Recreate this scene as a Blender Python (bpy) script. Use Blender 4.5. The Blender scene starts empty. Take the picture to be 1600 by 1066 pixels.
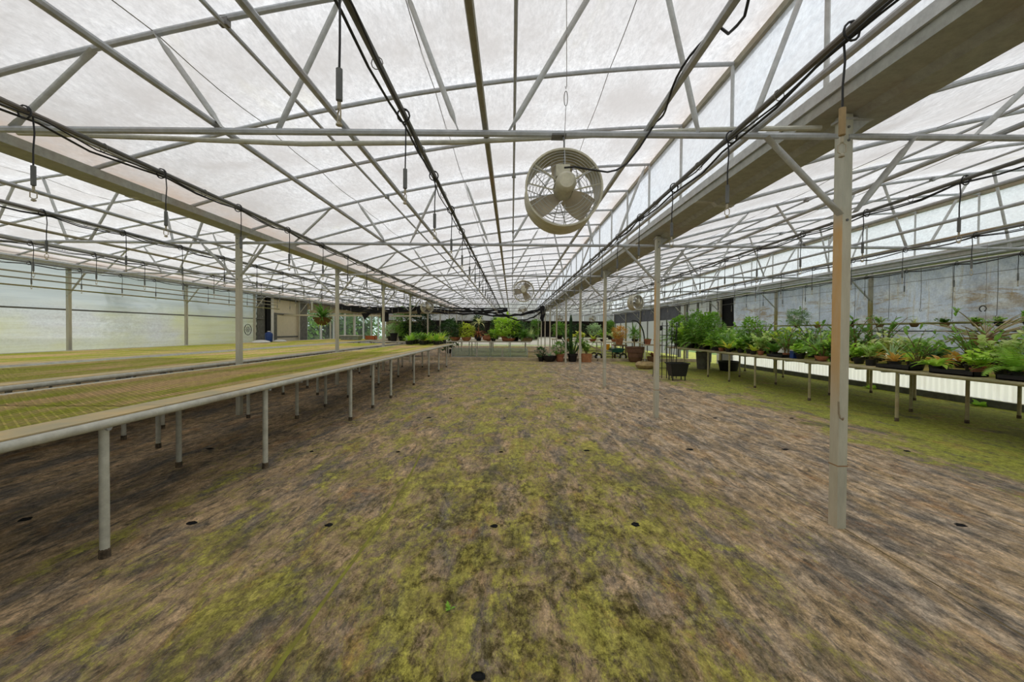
import bpy, math, random
from mathutils import Vector, Matrix, Euler
import numpy as np
R = random.Random(7)
SC = bpy.context.scene
COL = SC.collection
PI = math.pi

# ------------------------------------------------------------------ camera, sky, exposure
cam_d = bpy.data.cameras.new('camera')
cam = bpy.data.objects.new('camera', cam_d); COL.objects.link(cam)
cam_d.sensor_fit = 'HORIZONTAL'; cam_d.sensor_width = 36.0
cam_d.lens = 36.0 * 640.0 / 1600.0
cam_d.shift_x = -2.1 / 1600.0
cam_d.shift_y = -7.3 / 1600.0
cam_d.clip_start = 0.05; cam_d.clip_end = 300
yaw, pitch, roll = math.radians(-0.223), math.radians(-0.793), math.radians(-0.391)
cam.matrix_world = (Matrix.Translation((0, 0, 1.35)) @ Matrix.Rotation(yaw, 4, 'Z')
                    @ Matrix.Rotation(PI / 2 + pitch, 4, 'X') @ Matrix.Rotation(-roll, 4, 'Z'))
SC.camera = cam

w = bpy.data.worlds.new('overcast'); SC.world = w; w.use_nodes = True
nt = w.node_tree; bg = nt.nodes['Background']
tc = nt.nodes.new('ShaderNodeTexCoord'); sep = nt.nodes.new('ShaderNodeSeparateXYZ')
cr = nt.nodes.new('ShaderNodeValToRGB')
nt.links.new(tc.outputs['Generated'], sep.inputs[0]); nt.links.new(sep.outputs['Z'], cr.inputs[0])
cr.color_ramp.elements[0].position = 0.0; cr.color_ramp.elements[0].color = (.86, .90, .94, 1)
cr.color_ramp.elements[1].position = 0.7; cr.color_ramp.elements[1].color = (.93, .96, 1.0, 1)
nt.links.new(cr.outputs[0], bg.inputs['Color']); bg.inputs['Strength'].default_value = 1.62
sun_d = bpy.data.lights.new('sun', 'SUN'); sun_d.energy = 1.7; sun_d.angle = math.radians(25); sun_d.color = (1, .97, .92)
sun = bpy.data.objects.new('sun', sun_d); COL.objects.link(sun); sun.rotation_euler = Euler((math.radians(18), math.radians(22), 0))
SC.view_settings.view_transform = 'Standard'; SC.view_settings.look = 'None'
SC.view_settings.exposure = 0.0; SC.view_settings.gamma = 1.0; SC.view_settings.use_curve_mapping = False

# ------------------------------------------------------------------ materials
def s2l(c): return tuple(((v / 255) / 12.92 if v / 255 <= .04045 else (((v / 255) + .055) / 1.055) ** 2.4) for v in c)
class NT:
    def __init__(s, name):
        s.m = bpy.data.materials.new(name); s.m.use_nodes = True; s.t = s.m.node_tree; s.t.nodes.clear()
        s.out = s.n('ShaderNodeOutputMaterial')
    def n(s, t, **k):
        o = s.t.nodes.new(t)
        for a, b in k.items(): setattr(o, a, b)
        return o
    def l(s, a, b): s.t.links.new(a, b)
    def coord(s, scale=(1, 1, 1), rot=(0, 0, 0), kind='Object'):
        c = s.n('ShaderNodeTexCoord'); m = s.n('ShaderNodeMapping')
        m.inputs['Scale'].default_value = scale; m.inputs['Rotation'].default_value = rot
        s.l(c.outputs[kind], m.inputs[0]); return m.outputs[0]
    def world(s, scale=(1, 1, 1), rot=(0, 0, 0)):
        c = s.n('ShaderNodeNewGeometry'); m = s.n('ShaderNodeMapping')
        m.inputs['Scale'].default_value = scale; m.inputs['Rotation'].default_value = rot
        s.l(c.outputs['Position'], m.inputs[0]); return m.outputs[0]
    def noise(s, v, scale, detail=6, rough=.6, dist=0, dims='3D'):
        k = s.n('ShaderNodeTexNoise'); k.inputs['Scale'].default_value = scale; k.inputs['Detail'].default_value = detail
        k.inputs['Roughness'].default_value = rough; k.inputs['Distortion'].default_value = dist
        s.l(v, k.inputs['Vector']); return k.outputs['Fac']
    def ramp(s, f, stops):
        r = s.n('ShaderNodeValToRGB'); e = r.color_ramp.elements
        while len(e) < len(stops): e.new(.5)
        for i, (p, c) in enumerate(stops):
            e[i].position = p; e[i].color = (c[0], c[1], c[2], 1) if hasattr(c, '__len__') else (c, c, c, 1)
        s.l(f, r.inputs[0]); return r.outputs[0]
    def mix(s, f, a, b, mode='MIX'):
        x = s.n('ShaderNodeMix', data_type='RGBA', blend_type=mode)
        for k, v in ((0, f), (6, a), (7, b)):
            if hasattr(v, 'is_output') or isinstance(v, bpy.types.NodeSocket): s.l(v, x.inputs[k])
            elif k == 0: x.inputs[0].default_value = v
            else: x.inputs[k].default_value = (v[0], v[1], v[2], 1)
        return x.outputs[2]
    def math(s, op, a, b=None, clamp=False):
        x = s.n('ShaderNodeMath', operation=op); x.use_clamp = clamp
        for k, v in ((0, a), (1, b)):
            if v is None: continue
            if isinstance(v, bpy.types.NodeSocket): s.l(v, x.inputs[k])
            else: x.inputs[k].default_value = v
        return x.outputs[0]
    def bsdf(s, col, rough=.6, metal=0, bump=None, bstr=.3, bdist=.01, spec=.5):
        b = s.n('ShaderNodeBsdfPrincipled')
        if isinstance(col, bpy.types.NodeSocket): s.l(col, b.inputs['Base Color'])
        else: b.inputs['Base Color'].default_value = (*col, 1)
        if isinstance(rough, bpy.types.NodeSocket): s.l(rough, b.inputs['Roughness'])
        else: b.inputs['Roughness'].default_value = rough
        b.inputs['Metallic'].default_value = metal; b.inputs['Specular IOR Level'].default_value = spec
        if bump is not None:
            u = s.n('ShaderNodeBump'); u.inputs['Strength'].default_value = bstr; u.inputs['Distance'].default_value = bdist
            s.l(bump, u.inputs['Height']); s.l(u.outputs[0], b.inputs['Normal'])
        return b.outputs[0]
    def done(s, sh): s.l(sh, s.out.inputs[0]); return s.m
def simple(name, rgb, rough=.6, metal=0, var=.18, scale=8, spec=.4, rgb2=None):
    t = NT(name); v = t.world(); n = t.noise(v, scale, 5)
    a = s2l(rgb); b = s2l(rgb2) if rgb2 else tuple(x * (1 - var * 2) for x in a)
    c = t.mix(t.ramp(n, [(.35, 0), (.65, 1)]), a, b)
    return t.done(t.bsdf(c, rough, metal, n, .15, .005, spec))
def galv(name, rgb, rust=0., rough=.5, moss=0., metal=.12):
    t = NT(name); v = t.world(); n = t.noise(v, 14, 6, .7); n2 = t.noise(v, 1.3, 4, .6)
    a = s2l(rgb); c = t.mix(t.ramp(n, [(.3, 0), (.7, 1)]), tuple(min(.85, x * 1.5) for x in a), tuple(x * 1.0 for x in a))
    if rust: c = t.mix(t.math('MULTIPLY', t.ramp(n2, [(.5, 0), (.68, 1)]), rust), c, s2l((148, 112, 72)))
    if moss: c = t.mix(t.math('MULTIPLY', t.ramp(n2, [(.38, 1), (.6, 0)]), moss), c, s2l((108, 112, 48)))
    return t.done(t.bsdf(c, rough, metal, n, .1, .002))
def film(name, trans=.62, clear=0., tint=(.86, .86, .868), kind='roof'):
    t = NT(name); v = t.world()
    g = t.noise(t.world((60, 22, 30)), 1, 5, .75); m = t.noise(t.world((.9, .55, .9)), 1, 5, .6); st = t.noise(t.world((9, .8, 5)), 1, 5, .65, .6)
    g2 = t.noise(t.world((26, 11, 20)), 1, 6, .8)
    c = t.mix(t.ramp(g2, [(.36, .0), (.64, 1)]), tuple(x * .70 for x in tint), tuple(min(1, x * 1.06) for x in tint))
    c = t.mix(1, c, t.ramp(g, [(.3, .82), (.7, 1.06)]), 'MULTIPLY')
    c = t.mix(t.math('MULTIPLY', t.ramp(m, [(.42, 0), (.72, 1)]), .55), c, (.60, .57, .55))
    c = t.mix(t.math('MULTIPLY', t.ramp(st, [(.45, 0), (.75, 1)]), .4), c, (.62, .59, .58))
    if kind == 'roof':
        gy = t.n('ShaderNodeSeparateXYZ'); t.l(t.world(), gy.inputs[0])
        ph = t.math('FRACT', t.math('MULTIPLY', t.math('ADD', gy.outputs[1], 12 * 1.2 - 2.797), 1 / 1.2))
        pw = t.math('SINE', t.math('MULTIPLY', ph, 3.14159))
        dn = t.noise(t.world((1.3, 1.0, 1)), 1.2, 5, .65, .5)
        c = t.mix(t.math('MULTIPLY', t.math('MULTIPLY', pw, t.ramp(dn, [(.35, .1), (.62, 1)])), .85), c, (.535, .51, .495))  # soft shade between arches painted into the sheet colour, mottled with brownish dirt
    if kind == 'roof':   # algae-stained strips where the sheet is clamped low on the gutter and along the high eave
        at = t.n('ShaderNodeAttribute'); at.attribute_name = 'edge'
        e = t.math('MULTIPLY', at.outputs['Fac'], t.ramp(t.noise(t.world((2.5, 1.1, 2)), 1, 5, .7), [(.3, .2), (.62, 1)]))
        c = t.mix(e, c, (.60, .46, .36))
        bl = t.ramp(t.noise(t.world((1.2, .45, 1)), 1, 4, .6, .4), [(.64, 0), (.76, 1)])
        c = t.mix(t.math('MULTIPLY', bl, .3), c, (.62, .57, .38))
    if kind == 'left':
        bl = t.ramp(t.noise(t.world((.3, .28, .5)), 1, 4, .55, .3), [(.38, 0), (.54, 1)])
        gz = t.n('ShaderNodeSeparateXYZ'); t.l(t.world((1, 1, 1)), gz.inputs[0])
        up = t.ramp(t.math('ADD', gz.outputs[2], t.math('MULTIPLY', t.math('SUBTRACT', m, .5), .8)), [(.0, 0), (1, 0)]) if False else t.math('MULTIPLY', t.math('ADD', gz.outputs[2], t.math('MULTIPLY', m, .9)), .34)
        c = t.mix(t.ramp(up, [(.72, 0), (.86, 1)]), t.mix(t.math('MULTIPLY', bl, .8), c, (.68, .69, .36)), (.55, .61, .62))
        hs = t.ramp(t.noise(t.world((.5, .5, 14)), 1, 4, .6, .5), [(.4, 0), (.6, 1)])
        c = t.mix(t.math('MULTIPLY', hs, .28), c, (.82, .86, .84))
    tr = t.n('ShaderNodeBsdfTranslucent'); di = t.n('ShaderNodeBsdfDiffuse')
    t.l(c, tr.inputs[0]); t.l(c, di.inputs[0])
    bu = t.n('ShaderNodeBump'); bu.inputs['Strength'].default_value = .25; bu.inputs['Distance'].default_value = .01
    t.l(st, bu.inputs['Height']); t.l(bu.outputs[0], di.inputs['Normal'])
    mx = t.n('ShaderNodeMixShader'); mx.inputs[0].default_value = trans; t.l(di.outputs[0], mx.inputs[1]); t.l(tr.outputs[0], mx.inputs[2])
    sh = mx.outputs[0]
    gl = t.n('ShaderNodeBsdfGlossy'); gl.inputs['Roughness'].default_value = .3
    m3 = t.n('ShaderNodeMixShader'); m3.inputs[0].default_value = .04; t.l(sh, m3.inputs[1]); t.l(gl.outputs[0], m3.inputs[2]); sh = m3.outputs[0]
    if clear:
        tp = t.n('ShaderNodeBsdfTransparent'); m2 = t.n('ShaderNodeMixShader'); m2.inputs[0].default_value = clear
        t.l(sh, m2.inputs[1]); t.l(tp.outputs[0], m2.inputs[2]); sh = m2.outputs[0]
    return t.done(sh)
M = {}
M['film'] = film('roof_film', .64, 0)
M['vent'] = film('vent_film', .66, .22, (.84, .90, .97), 'vent')
M['leftfilm'] = film('left_wall_film', .68, .05, (.76, .80, .78), 'left')
M['galv'] = galv('galvanised_tube', (158, 161, 164), .2)
M['galv2'] = galv('galvanised_post', (172, 172, 160), .2)
M['gutter'] = galv('gutter_metal', (144, 146, 138), .25, .6)
M['strut'] = galv('strut_metal', (166, 168, 166), .2)
M['darkpipe'] = galv('dark_pipe', (96, 97, 95), .2)
M['brownpipe'] = galv('brown_pipe', (128, 124, 104), .5)
M['mosspipe'] = galv('mossy_pipe', (134, 128, 92), .4, .8, .9, 0)
M['black'] = simple('black_hose', (36, 36, 36), .5)
M['cloth'] = simple('black_shade_cloth', (34, 34, 36), .9)
M['rust'] = simple('rusty_foot', (70, 58, 44), .9)
M['footm'] = simple('leg_foot', (112, 98, 78), .9, rgb2=(58, 50, 40), scale=30)
M['band_rust'] = simple('rusty_band', (176, 140, 100), .8)
M['weight'] = simple('grey_weight', (112, 114, 112), .5)
M['nozzle'] = simple('tan_nozzle', (196, 186, 160), .5)
M['fan'] = galv('fan_metal', (178, 174, 154), .35)
M['blade'] = simple('fan_blade', (212, 200, 176), .6, var=.15)
M['timber'] = simple('kerb_timber', (196, 180, 150), .85, var=.2, scale=4)
M['terra'] = simple('terracotta', (172, 112, 80), .85)
M['terra2'] = simple('orange_terracotta', (190, 132, 88), .85)
M['blackpot'] = simple('black_plastic', (32, 32, 32), .45)
M['brownpot'] = simple('brown_planter', (118, 84, 66), .7)
M['stone'] = simple('tan_stone', (188, 164, 116), .9)
M['soil'] = simple('soil', (58, 46, 34), .95)
M['white'] = simple('white_paint', (222, 220, 212), .6, var=.06)
M['cream'] = simple('cream_panel', (214, 204, 176), .7, var=.04)
M['beige'] = simple('tan_boarding', (168, 156, 124), .8)
M['greyd'] = simple('grey_board', (112, 112, 104), .8)
M['void'] = simple('dark_interior', (12, 13, 14), .95, var=.05)
M['bluedrum'] = simple('blue_plastic', (30, 62, 130), .4)
M['orange'] = simple('orange_plastic', (206, 112, 62), .5)
M['yellow'] = simple('yellow_plastic', (232, 164, 30), .5)
M['teal'] = simple('teal_paint', (44, 104, 88), .45)
M['redp'] = simple('red_plastic', (170, 34, 34), .4)
M['tubgrey'] = simple('grey_tub', (150, 160, 164), .5)
M['stem'] = simple('stem_brown', (132, 112, 72), .8)
M['cane'] = simple('pale_cane', (186, 168, 128), .8)
M['basket'] = simple('coir_basket', (112, 88, 50), .95)
M['wire'] = galv('steel_wire', (110, 108, 100), .3)
M['tire'] = simple('rubber', (28, 28, 28), .8)

def leafmat(name, rgb, rgb2, vein=0.):
    t = NT(name); n = t.noise(t.world(), 9, 4)
    oi = t.n('ShaderNodeObjectInfo')
    f = t.math('ADD', t.math('MULTIPLY', n, .7), t.math('MULTIPLY', oi.outputs['Random'], .3))
    c = t.mix(t.ramp(f, [(.3, 0), (.7, 1)]), s2l(rgb), s2l(rgb2))
    b = t.bsdf(c, .45, 0, spec=.35); tr = t.n('ShaderNodeBsdfTranslucent'); t.l(c, tr.inputs[0])
    m = t.n('ShaderNodeMixShader'); m.inputs[0].default_value = .42; t.l(b, m.inputs[1]); t.l(tr.outputs[0], m.inputs[2])
    return t.done(m.outputs[0])
G = dict(mid=leafmat('leaf_mid', (148, 194, 82), (90, 138, 55)), bright=leafmat('leaf_bright', (210, 240, 92), (138, 196, 63)),
         yellow=leafmat('leaf_yellow', (240, 240, 103), (196, 224, 76)), dark=leafmat('leaf_dark', (84, 122, 63), (50, 79, 45)),
         grey=leafmat('leaf_grey', (210, 234, 180), (138, 170, 122)), red=leafmat('leaf_russet', (210, 132, 79), (156, 98, 63)),
         pale=leafmat('leaf_pale', (240, 240, 180), (184, 224, 116)), fern=leafmat('leaf_fern', (176, 220, 79), (116, 164, 60)),
         orange=leafmat('leaf_orange', (240, 196, 98), (210, 170, 76)), white=leafmat('petal_white', (240, 240, 240), (240, 240, 236)))

def floor_mat(moss_shift=0.):
    t = NT('mossy_ground_cloth')
    P = t.world(); sx = t.n('ShaderNodeSeparateXYZ'); t.l(P, sx.inputs[0]); X, Y = sx.outputs[0], sx.outputs[1]
    wv = t.noise(t.world((3.2, 1.0, 1)), 1.1, 7, .68, .8)
    st = t.noise(t.world((6.5, 1.7, 1), (0, 0, .12)), 1.3, 8, .72, .9)
    st2 = t.noise(t.world((9, 2.6, 1), (0, 0, -.35)), 1.6, 7, .75, 1.2)
    big = t.noise(t.world((.8, .42, 1)), 1, 5, .6, .5)
    fine = t.noise(t.world((24, 12, 1)), 1, 9, .85)
    grain = t.noise(t.world((110, 60, 1)), 1, 5, .85)
    tan, brn, gry, drk = s2l((222, 190, 148)), s2l((166, 142, 104)), s2l((124, 118, 110)), s2l((84, 80, 72))
    c = t.mix(t.ramp(st, [(.36, 0), (.6, 1)]), brn, tan)
    c = t.mix(t.math('MULTIPLY', t.ramp(wv, [(.44, 0), (.62, 1)]), .9), c, gry)
    c = t.mix(t.math('MULTIPLY', t.ramp(st2, [(.50, 0), (.62, 1)]), .82), c, drk)
    # pale weathered area to the right of the aisle
    px = t.ramp(t.math('MULTIPLY', t.math('ADD', X, 4), 1 / 12), [(.36, 0), (.50, 1), (.64, 1), (.75, 0)])
    c = t.mix(t.math('MULTIPLY', px, t.math('MULTIPLY', t.ramp(st, [(.47, 0), (.63, 1)]), .6)), c, s2l((222, 202, 176)))
    # moss: strong down the middle of the aisle and beneath the right-hand bench, thin elsewhere
    xs = t.math('ADD', X, t.math('MULTIPLY', t.math('SUBTRACT', big, .5), 3.0))
    band = t.ramp(t.math('MULTIPLY', t.math('ADD', xs, 6), 1 / 16), [(.0, .02), (.13, .12), (.22, .42), (.32, .66), (.43, .66), (.50, .30), (.57, .0), (.63, .25), (.69, .95), (1, 1)])
    mn = t.noise(t.world((2.6, 1.3, 1)), 1.3, 8, .7, .7)
    mm = t.math('ADD', t.math('SUBTRACT', mn, .5), t.math('MULTIPLY', t.math('SUBTRACT', band, .5), .42))
    mm = t.math('ADD', mm, t.math('MULTIPLY', t.math('SUBTRACT', fine, .5), .75))
    moss = t.ramp(mm, [(.0, 0), (.13, 1)])
    mc = t.mix(t.ramp(t.noise(t.world((3.5, 2, 1)), 1.1, 6, .7), [(.35, 0), (.62, 1)]), s2l((140, 132, 56)), s2l((192, 188, 74)))
    right = t.ramp(t.math('MULTIPLY', t.math('SUBTRACT', X, 3.0), .3), [(.0, 0), (.8, 1)])
    mc = t.mix(right, mc, t.mix(fine, s2l((118, 134, 20)), s2l((182, 192, 48))))
    c = t.mix(t.math('MULTIPLY', moss, .8), c, mc)
    og = t.noise(t.world((2.2, 1.1, 1), (0, 0, .3)), 1.2, 7, .8, .5)
    c = t.mix(t.math('MULTIPLY', t.ramp(og, [(.54, 0), (.66, 1)]), .5), c, s2l((190, 140, 84)))
    gp = t.noise(t.world((1.9, 1.2, 1), (0, 0, -.2)), 1.2, 7, .75, .8)
    c = t.mix(t.math('MULTIPLY', t.math('MULTIPLY', t.ramp(gp, [(.55, 0), (.66, 1)]), .65), t.ramp(fine, [(.45, 1), (.62, .4)])), c, s2l((92, 90, 88)))
    # dark wet clumps of moss
    cl = t.noise(t.world((5.5, 4, 1)), 1, 8, .78, .6); bx = t.ramp(t.math('MULTIPLY', t.math('ADD', X, 3), 1 / 6), [(.2, 0), (.42, 1), (.62, 1), (.8, 0)])
    by = t.ramp(t.math('MULTIPLY', Y, .1), [(.1, 1), (.32, 1), (.5, 0)])
    c = t.mix(t.math('MULTIPLY', t.math('MULTIPLY', bx, by), t.math('MULTIPLY', t.ramp(cl, [(.47, 0), (.56, 1)]), t.ramp(fine, [(.42, 1), (.56, .35)]))), c, s2l((92, 82, 24)))
    ds = t.noise(t.world((1.1, .7, 1), (0, 0, .15)), 1.15, 6, .7, .9)
    c = t.mix(t.math('MULTIPLY', t.ramp(ds, [(.56, 0), (.68, 1)]), .6), c, s2l((84, 78, 68)))
    gm = t.ramp(grain, [(.36, .66), (.64, 1.3)]); c = t.mix(1, c, gm, 'MULTIPLY')
    fm = t.ramp(fine, [(.36, .40), (.50, .92), (.64, 1.5)]); c = t.mix(1, c, fm, 'MULTIPLY')
    h = t.math('ADD', t.math('MULTIPLY', fine, .6), t.math('ADD', t.math('MULTIPLY', moss, .5), t.math('MULTIPLY', st, .6)))
    return t.done(t.bsdf(c, .85, 0, h, .5, .02, .25))
M['floor'] = floor_mat()

def bench_mat(name, dark=1.0):
    t = NT(name)
    a = t.noise(t.world((2.6, .32, 1)), 1.1, 6, .65, .5); f = t.noise(t.world((30, 14, 1)), 1, 6, .8); b = t.noise(t.world((1.6, .16, 1)), 1.2, 5, .55); l = t.noise(t.world((11, .12, 1)), 1.1, 3, .5)
    c = t.mix(t.ramp(a, [(.42, 0), (.54, 1)]), tuple(v * dark for v in s2l((208, 176, 124))), tuple(v * dark for v in s2l((158, 164, 46))))
    c = t.mix(t.ramp(b, [(.54, 0), (.68, .85)]), c, tuple(v * dark for v in s2l((190, 158, 120))))
    c = t.mix(t.ramp(l, [(.58, 0), (.66, .8)]), c, tuple(v * dark for v in s2l((214, 200, 96))))
    c = t.mix(1, c, t.ramp(f, [(.34, .55), (.66, 1.25)]), 'MULTIPLY')
    return t.done(t.bsdf(c, .9, 0, f, .4, .01, .2))
M['bench'] = bench_mat('mossy_bench_sheet', .55)  # darkened moss copy: shade in the mesh holes is put into its colour
M['lattice'] = bench_mat('mossy_expanded_metal', 1.3)
M['benchedge'] = simple('bench_edge_sheet', (212, 186, 134), .85, var=.12, rgb2=(178, 168, 136), scale=2.5)

def curtain_mat():
    t = NT('grey_weathered_curtain')
    v = t.noise(t.world((1, 1.1, .6)), 1.2, 7, .7, .4); s = t.noise(t.world((1, 7, .7)), 1.3, 6, .7, .5); g = t.noise(t.world((1, 26, 26)), 1, 4, .8)
    c = t.mix(t.ramp(v, [(.35, 0), (.65, 1)]), s2l((200, 208, 224)), s2l((164, 170, 184)))
    c = t.mix(t.math('MULTIPLY', t.ramp(s, [(.56, 0), (.7, 1)]), .75), c, s2l((170, 152, 116)))
    z = t.n('ShaderNodeSeparateXYZ'); t.l(t.world(), z.inputs[0]); hb = t.noise(t.world((1, .8, 4)), 1.1, 6, .75, .6)
    zb = t.ramp(t.math('MULTIPLY', z.outputs[2], 1 / 3), [(.50, .5), (.62, .75), (.72, 1), (.78, .2), (.9, 0)])
    c = t.mix(t.math('MULTIPLY', zb, t.ramp(hb, [(.50, 0), (.60, .9)])), c, s2l((150, 130, 96)))
    c = t.mix(t.math('MULTIPLY', t.ramp(t.noise(t.world((1, 2.2, 3)), 1.2, 6, .75), [(.48, 0), (.60, 1)]), .45), c, s2l((214, 216, 216)))
    c = t.mix(1, c, t.ramp(g, [(.3, .75), (.7, 1.1)]), 'MULTIPLY')
    d = t.n('ShaderNodeBsdfDiffuse'); tr = t.n('ShaderNodeBsdfTranslucent'); t.l(c, d.inputs[0]); t.l(c, tr.inputs[0])
    bu = t.n('ShaderNodeBump'); bu.inputs['Strength'].default_value = .5; bu.inputs['Distance'].default_value = .02; t.l(s, bu.inputs['Height']); t.l(bu.outputs[0], d.inputs['Normal'])
    m = t.n('ShaderNodeMixShader'); m.inputs[0].default_value = .32; t.l(d.outputs[0], m.inputs[1]); t.l(tr.outputs[0], m.inputs[2]); return t.done(m.outputs[0])
M['curtain'] = curtain_mat()
def trans_mat(name, rgb, tr=.5, stain=(150, 120, 80), sa=.3):
    t = NT(name); s = t.noise(t.world((2, 6, .8)), 1, 5, .6)
    c = t.mix(t.math('MULTIPLY', t.ramp(s, [(.55, 0), (.75, 1)]), sa), s2l(rgb), s2l(stain))
    d = t.n('ShaderNodeBsdfDiffuse'); r = t.n('ShaderNodeBsdfTranslucent'); t.l(c, d.inputs[0]); t.l(c, r.inputs[0])
    m = t.n('ShaderNodeMixShader'); m.inputs[0].default_value = tr; t.l(d.outputs[0], m.inputs[1]); t.l(r.outputs[0], m.inputs[2]); return t.done(m.outputs[0])
M['corr'] = trans_mat('white_corrugated_sheet', (242, 240, 234), .72)
M['band'] = trans_mat('white_polycarbonate', (222, 224, 224), .4, sa=.1)
M['mesh'] = simple('dark_shade_mesh', (104, 106, 114), .9, var=.12, scale=3)
def glass(name, col=(.9, .96, .93), k=.85):
    t = NT(name); g = t.n('ShaderNodeBsdfGlossy'); g.inputs['Roughness'].default_value = .1; tp = t.n('ShaderNodeBsdfTransparent'); tp.inputs[0].default_value = (*col, 1)
    d = t.n('ShaderNodeBsdfDiffuse'); d.inputs[0].default_value = (*[c * .7 for c in col], 1)
    a = t.n('ShaderNodeMixShader'); a.inputs[0].default_value = .3; t.l(d.outputs[0], a.inputs[1]); t.l(g.outputs[0], a.inputs[2])
    m = t.n('ShaderNodeMixShader'); m.inputs[0].default_value = k; t.l(a.outputs[0], m.inputs[1]); t.l(tp.outputs[0], m.inputs[2]); return t.done(m.outputs[0])
M['glass'] = glass('window_glass'); M['screen'] = glass('green_clear_sheet', (.80, .90, .84), .78)
def post_mat():   # pale galvanised posts, rust-stained between shoulder height and the knee braces on the side facing the aisle
    t = NT('post_galvanised'); n = t.noise(t.world((10, 10, 2)), 1, 6, .7); g = t.n('ShaderNodeNewGeometry'); s = t.n('ShaderNodeSeparateXYZ'); t.l(g.outputs['Position'], s.inputs[0])
    nn = t.n('ShaderNodeSeparateXYZ'); t.l(g.outputs['Normal'], nn.inputs[0])
    c = t.mix(t.ramp(n, [(.3, 0), (.7, 1)]), s2l((204, 202, 184)), s2l((172, 172, 156)))
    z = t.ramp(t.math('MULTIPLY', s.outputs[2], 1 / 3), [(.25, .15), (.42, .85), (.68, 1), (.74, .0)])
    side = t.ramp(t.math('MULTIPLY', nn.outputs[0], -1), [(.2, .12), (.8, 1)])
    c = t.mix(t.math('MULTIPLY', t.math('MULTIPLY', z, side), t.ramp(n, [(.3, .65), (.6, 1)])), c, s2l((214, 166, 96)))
    return t.done(t.bsdf(c, .55, .2, n, .15, .002))
M['post'] = post_mat()
def mossy_post():
    t = NT('mossy_wall_post'); n = t.noise(t.world((14, 14, 6)), 1, 6, .75); g = t.n('ShaderNodeNewGeometry'); s_ = t.n('ShaderNodeSeparateXYZ'); t.l(g.outputs['Position'], s_.inputs[0])
    c = t.mix(t.ramp(n, [(.3, 0), (.7, 1)]), s2l((190, 184, 164)), s2l((150, 146, 130)))
    z = t.ramp(t.math('MULTIPLY', s_.outputs[2], 1 / 3), [(.1, .8), (.5, 1), (.68, .8), (.74, 0)])
    c = t.mix(t.math('MULTIPLY', z, t.ramp(n, [(.35, .35), (.55, 1)])), c, t.mix(n, s2l((122, 128, 40)), s2l((168, 140, 70))))
    return t.done(t.bsdf(c, .8, 0, n, .3, .004))
M['mosspost'] = mossy_post()

# ------------------------------------------------------------------ mesh builder
class MB:
    def __init__(s): s.v = []; s.f = []
    def add(s, vs, fs):
        b = len(s.v); s.v += [tuple(v) for v in vs]; s.f += [tuple(b + i for i in f) for f in fs]; return s
    def box(s, x0, x1, y0, y1, z0, z1):
        return s.add([(x0, y0, z0), (x1, y0, z0), (x1, y1, z0), (x0, y1, z0), (x0, y0, z1), (x1, y0, z1), (x1, y1, z1), (x0, y1, z1)],
                     [(0, 3, 2, 1), (4, 5, 6, 7), (0, 1, 5, 4), (1, 2, 6, 5), (2, 3, 7, 6), (3, 0, 4, 7)])
    def tube(s, pts, r, n=8, caps=True, closed=False):
        pts = [Vector(p) for p in pts]; rr = r if hasattr(r, '__len__') else [r] * len(pts)
        vs = []; k = len(pts); up = None
        for i, p in enumerate(pts):
            if closed: d = pts[(i + 1) % k] - pts[i - 1]
            else: d = (pts[min(i + 1, k - 1)] - pts[max(i - 1, 0)])
            d = d.normalized() if d.length > 1e-9 else Vector((0, 0, 1))
            if up is None: up = Vector((0, 0, 1)) if abs(d.z) < .9 else Vector((1, 0, 0))
            a = d.cross(up)
            if a.length < 1e-6: a = d.cross(Vector((0, 1, 0)))
            a.normalize(); b = a.cross(d).normalized(); up = b
            for j in range(n):
                t = 2 * PI * j / n; vs.append(p + (a * math.cos(t) + b * math.sin(t)) * rr[i])
        fs = []
        for i in range(k if closed else k - 1):
            i2 = (i + 1) % k
            for j in range(n): fs.append((i * n + j, i * n + (j + 1) % n, i2 * n + (j + 1) % n, i2 * n + j))
        if caps and not closed: fs += [tuple(range(n - 1, -1, -1)), tuple(range((k - 1) * n, k * n))]
        return s.add(vs, fs)
    def lathe(s, prof, n=16, c=(0, 0, 0), axis='Z', caps=True):
        vs = []
        for r, z in prof:
            for j in range(n):
                t = 2 * PI * j / n; x, y = r * math.cos(t), r * math.sin(t)
                vs.append((c[0] + x, c[1] + y, c[2] + z) if axis == 'Z' else (c[0] + x, c[1] + z, c[2] + y))
        fs = [(i * n + j, i * n + (j + 1) % n, (i + 1) * n + (j + 1) % n, (i + 1) * n + j) for i in range(len(prof) - 1) for j in range(n)]
        if caps and prof[0][0] > 0: fs.append(tuple(range(n - 1, -1, -1)))
        if caps and prof[-1][0] > 0: fs.append(tuple(range((len(prof) - 1) * n, len(prof) * n)))
        return s.add(vs, fs)
    def extrude(s, prof, y0, y1, closed=True, caps=True):   # profile in XZ swept along Y
        k = len(prof); vs = [(x, y0, z) for x, z in prof] + [(x, y1, z) for x, z in prof]
        fs = [(i, (i + 1) % k, k + (i + 1) % k, k + i) for i in range(k if closed else k - 1)]
        if closed and caps: fs += [tuple(range(k - 1, -1, -1)), tuple(range(k, 2 * k))]
        return s.add(vs, fs)
    def xf(s, mat, start=0):
        for i in range(start, len(s.v)): s.v[i] = tuple(mat @ Vector(s.v[i]))
        return s
    def mesh(s, name, m, smooth=True):
        d = bpy.data.meshes.new(name); d.from_pydata(s.v, [], s.f)
        if m is not None: d.materials.append(m)
        if smooth:
            d.polygons.foreach_set('use_smooth', [True] * len(d.polygons))
            try: d.set_sharp_from_angle(angle=math.radians(40))
            except Exception: pass
        return d
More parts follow.
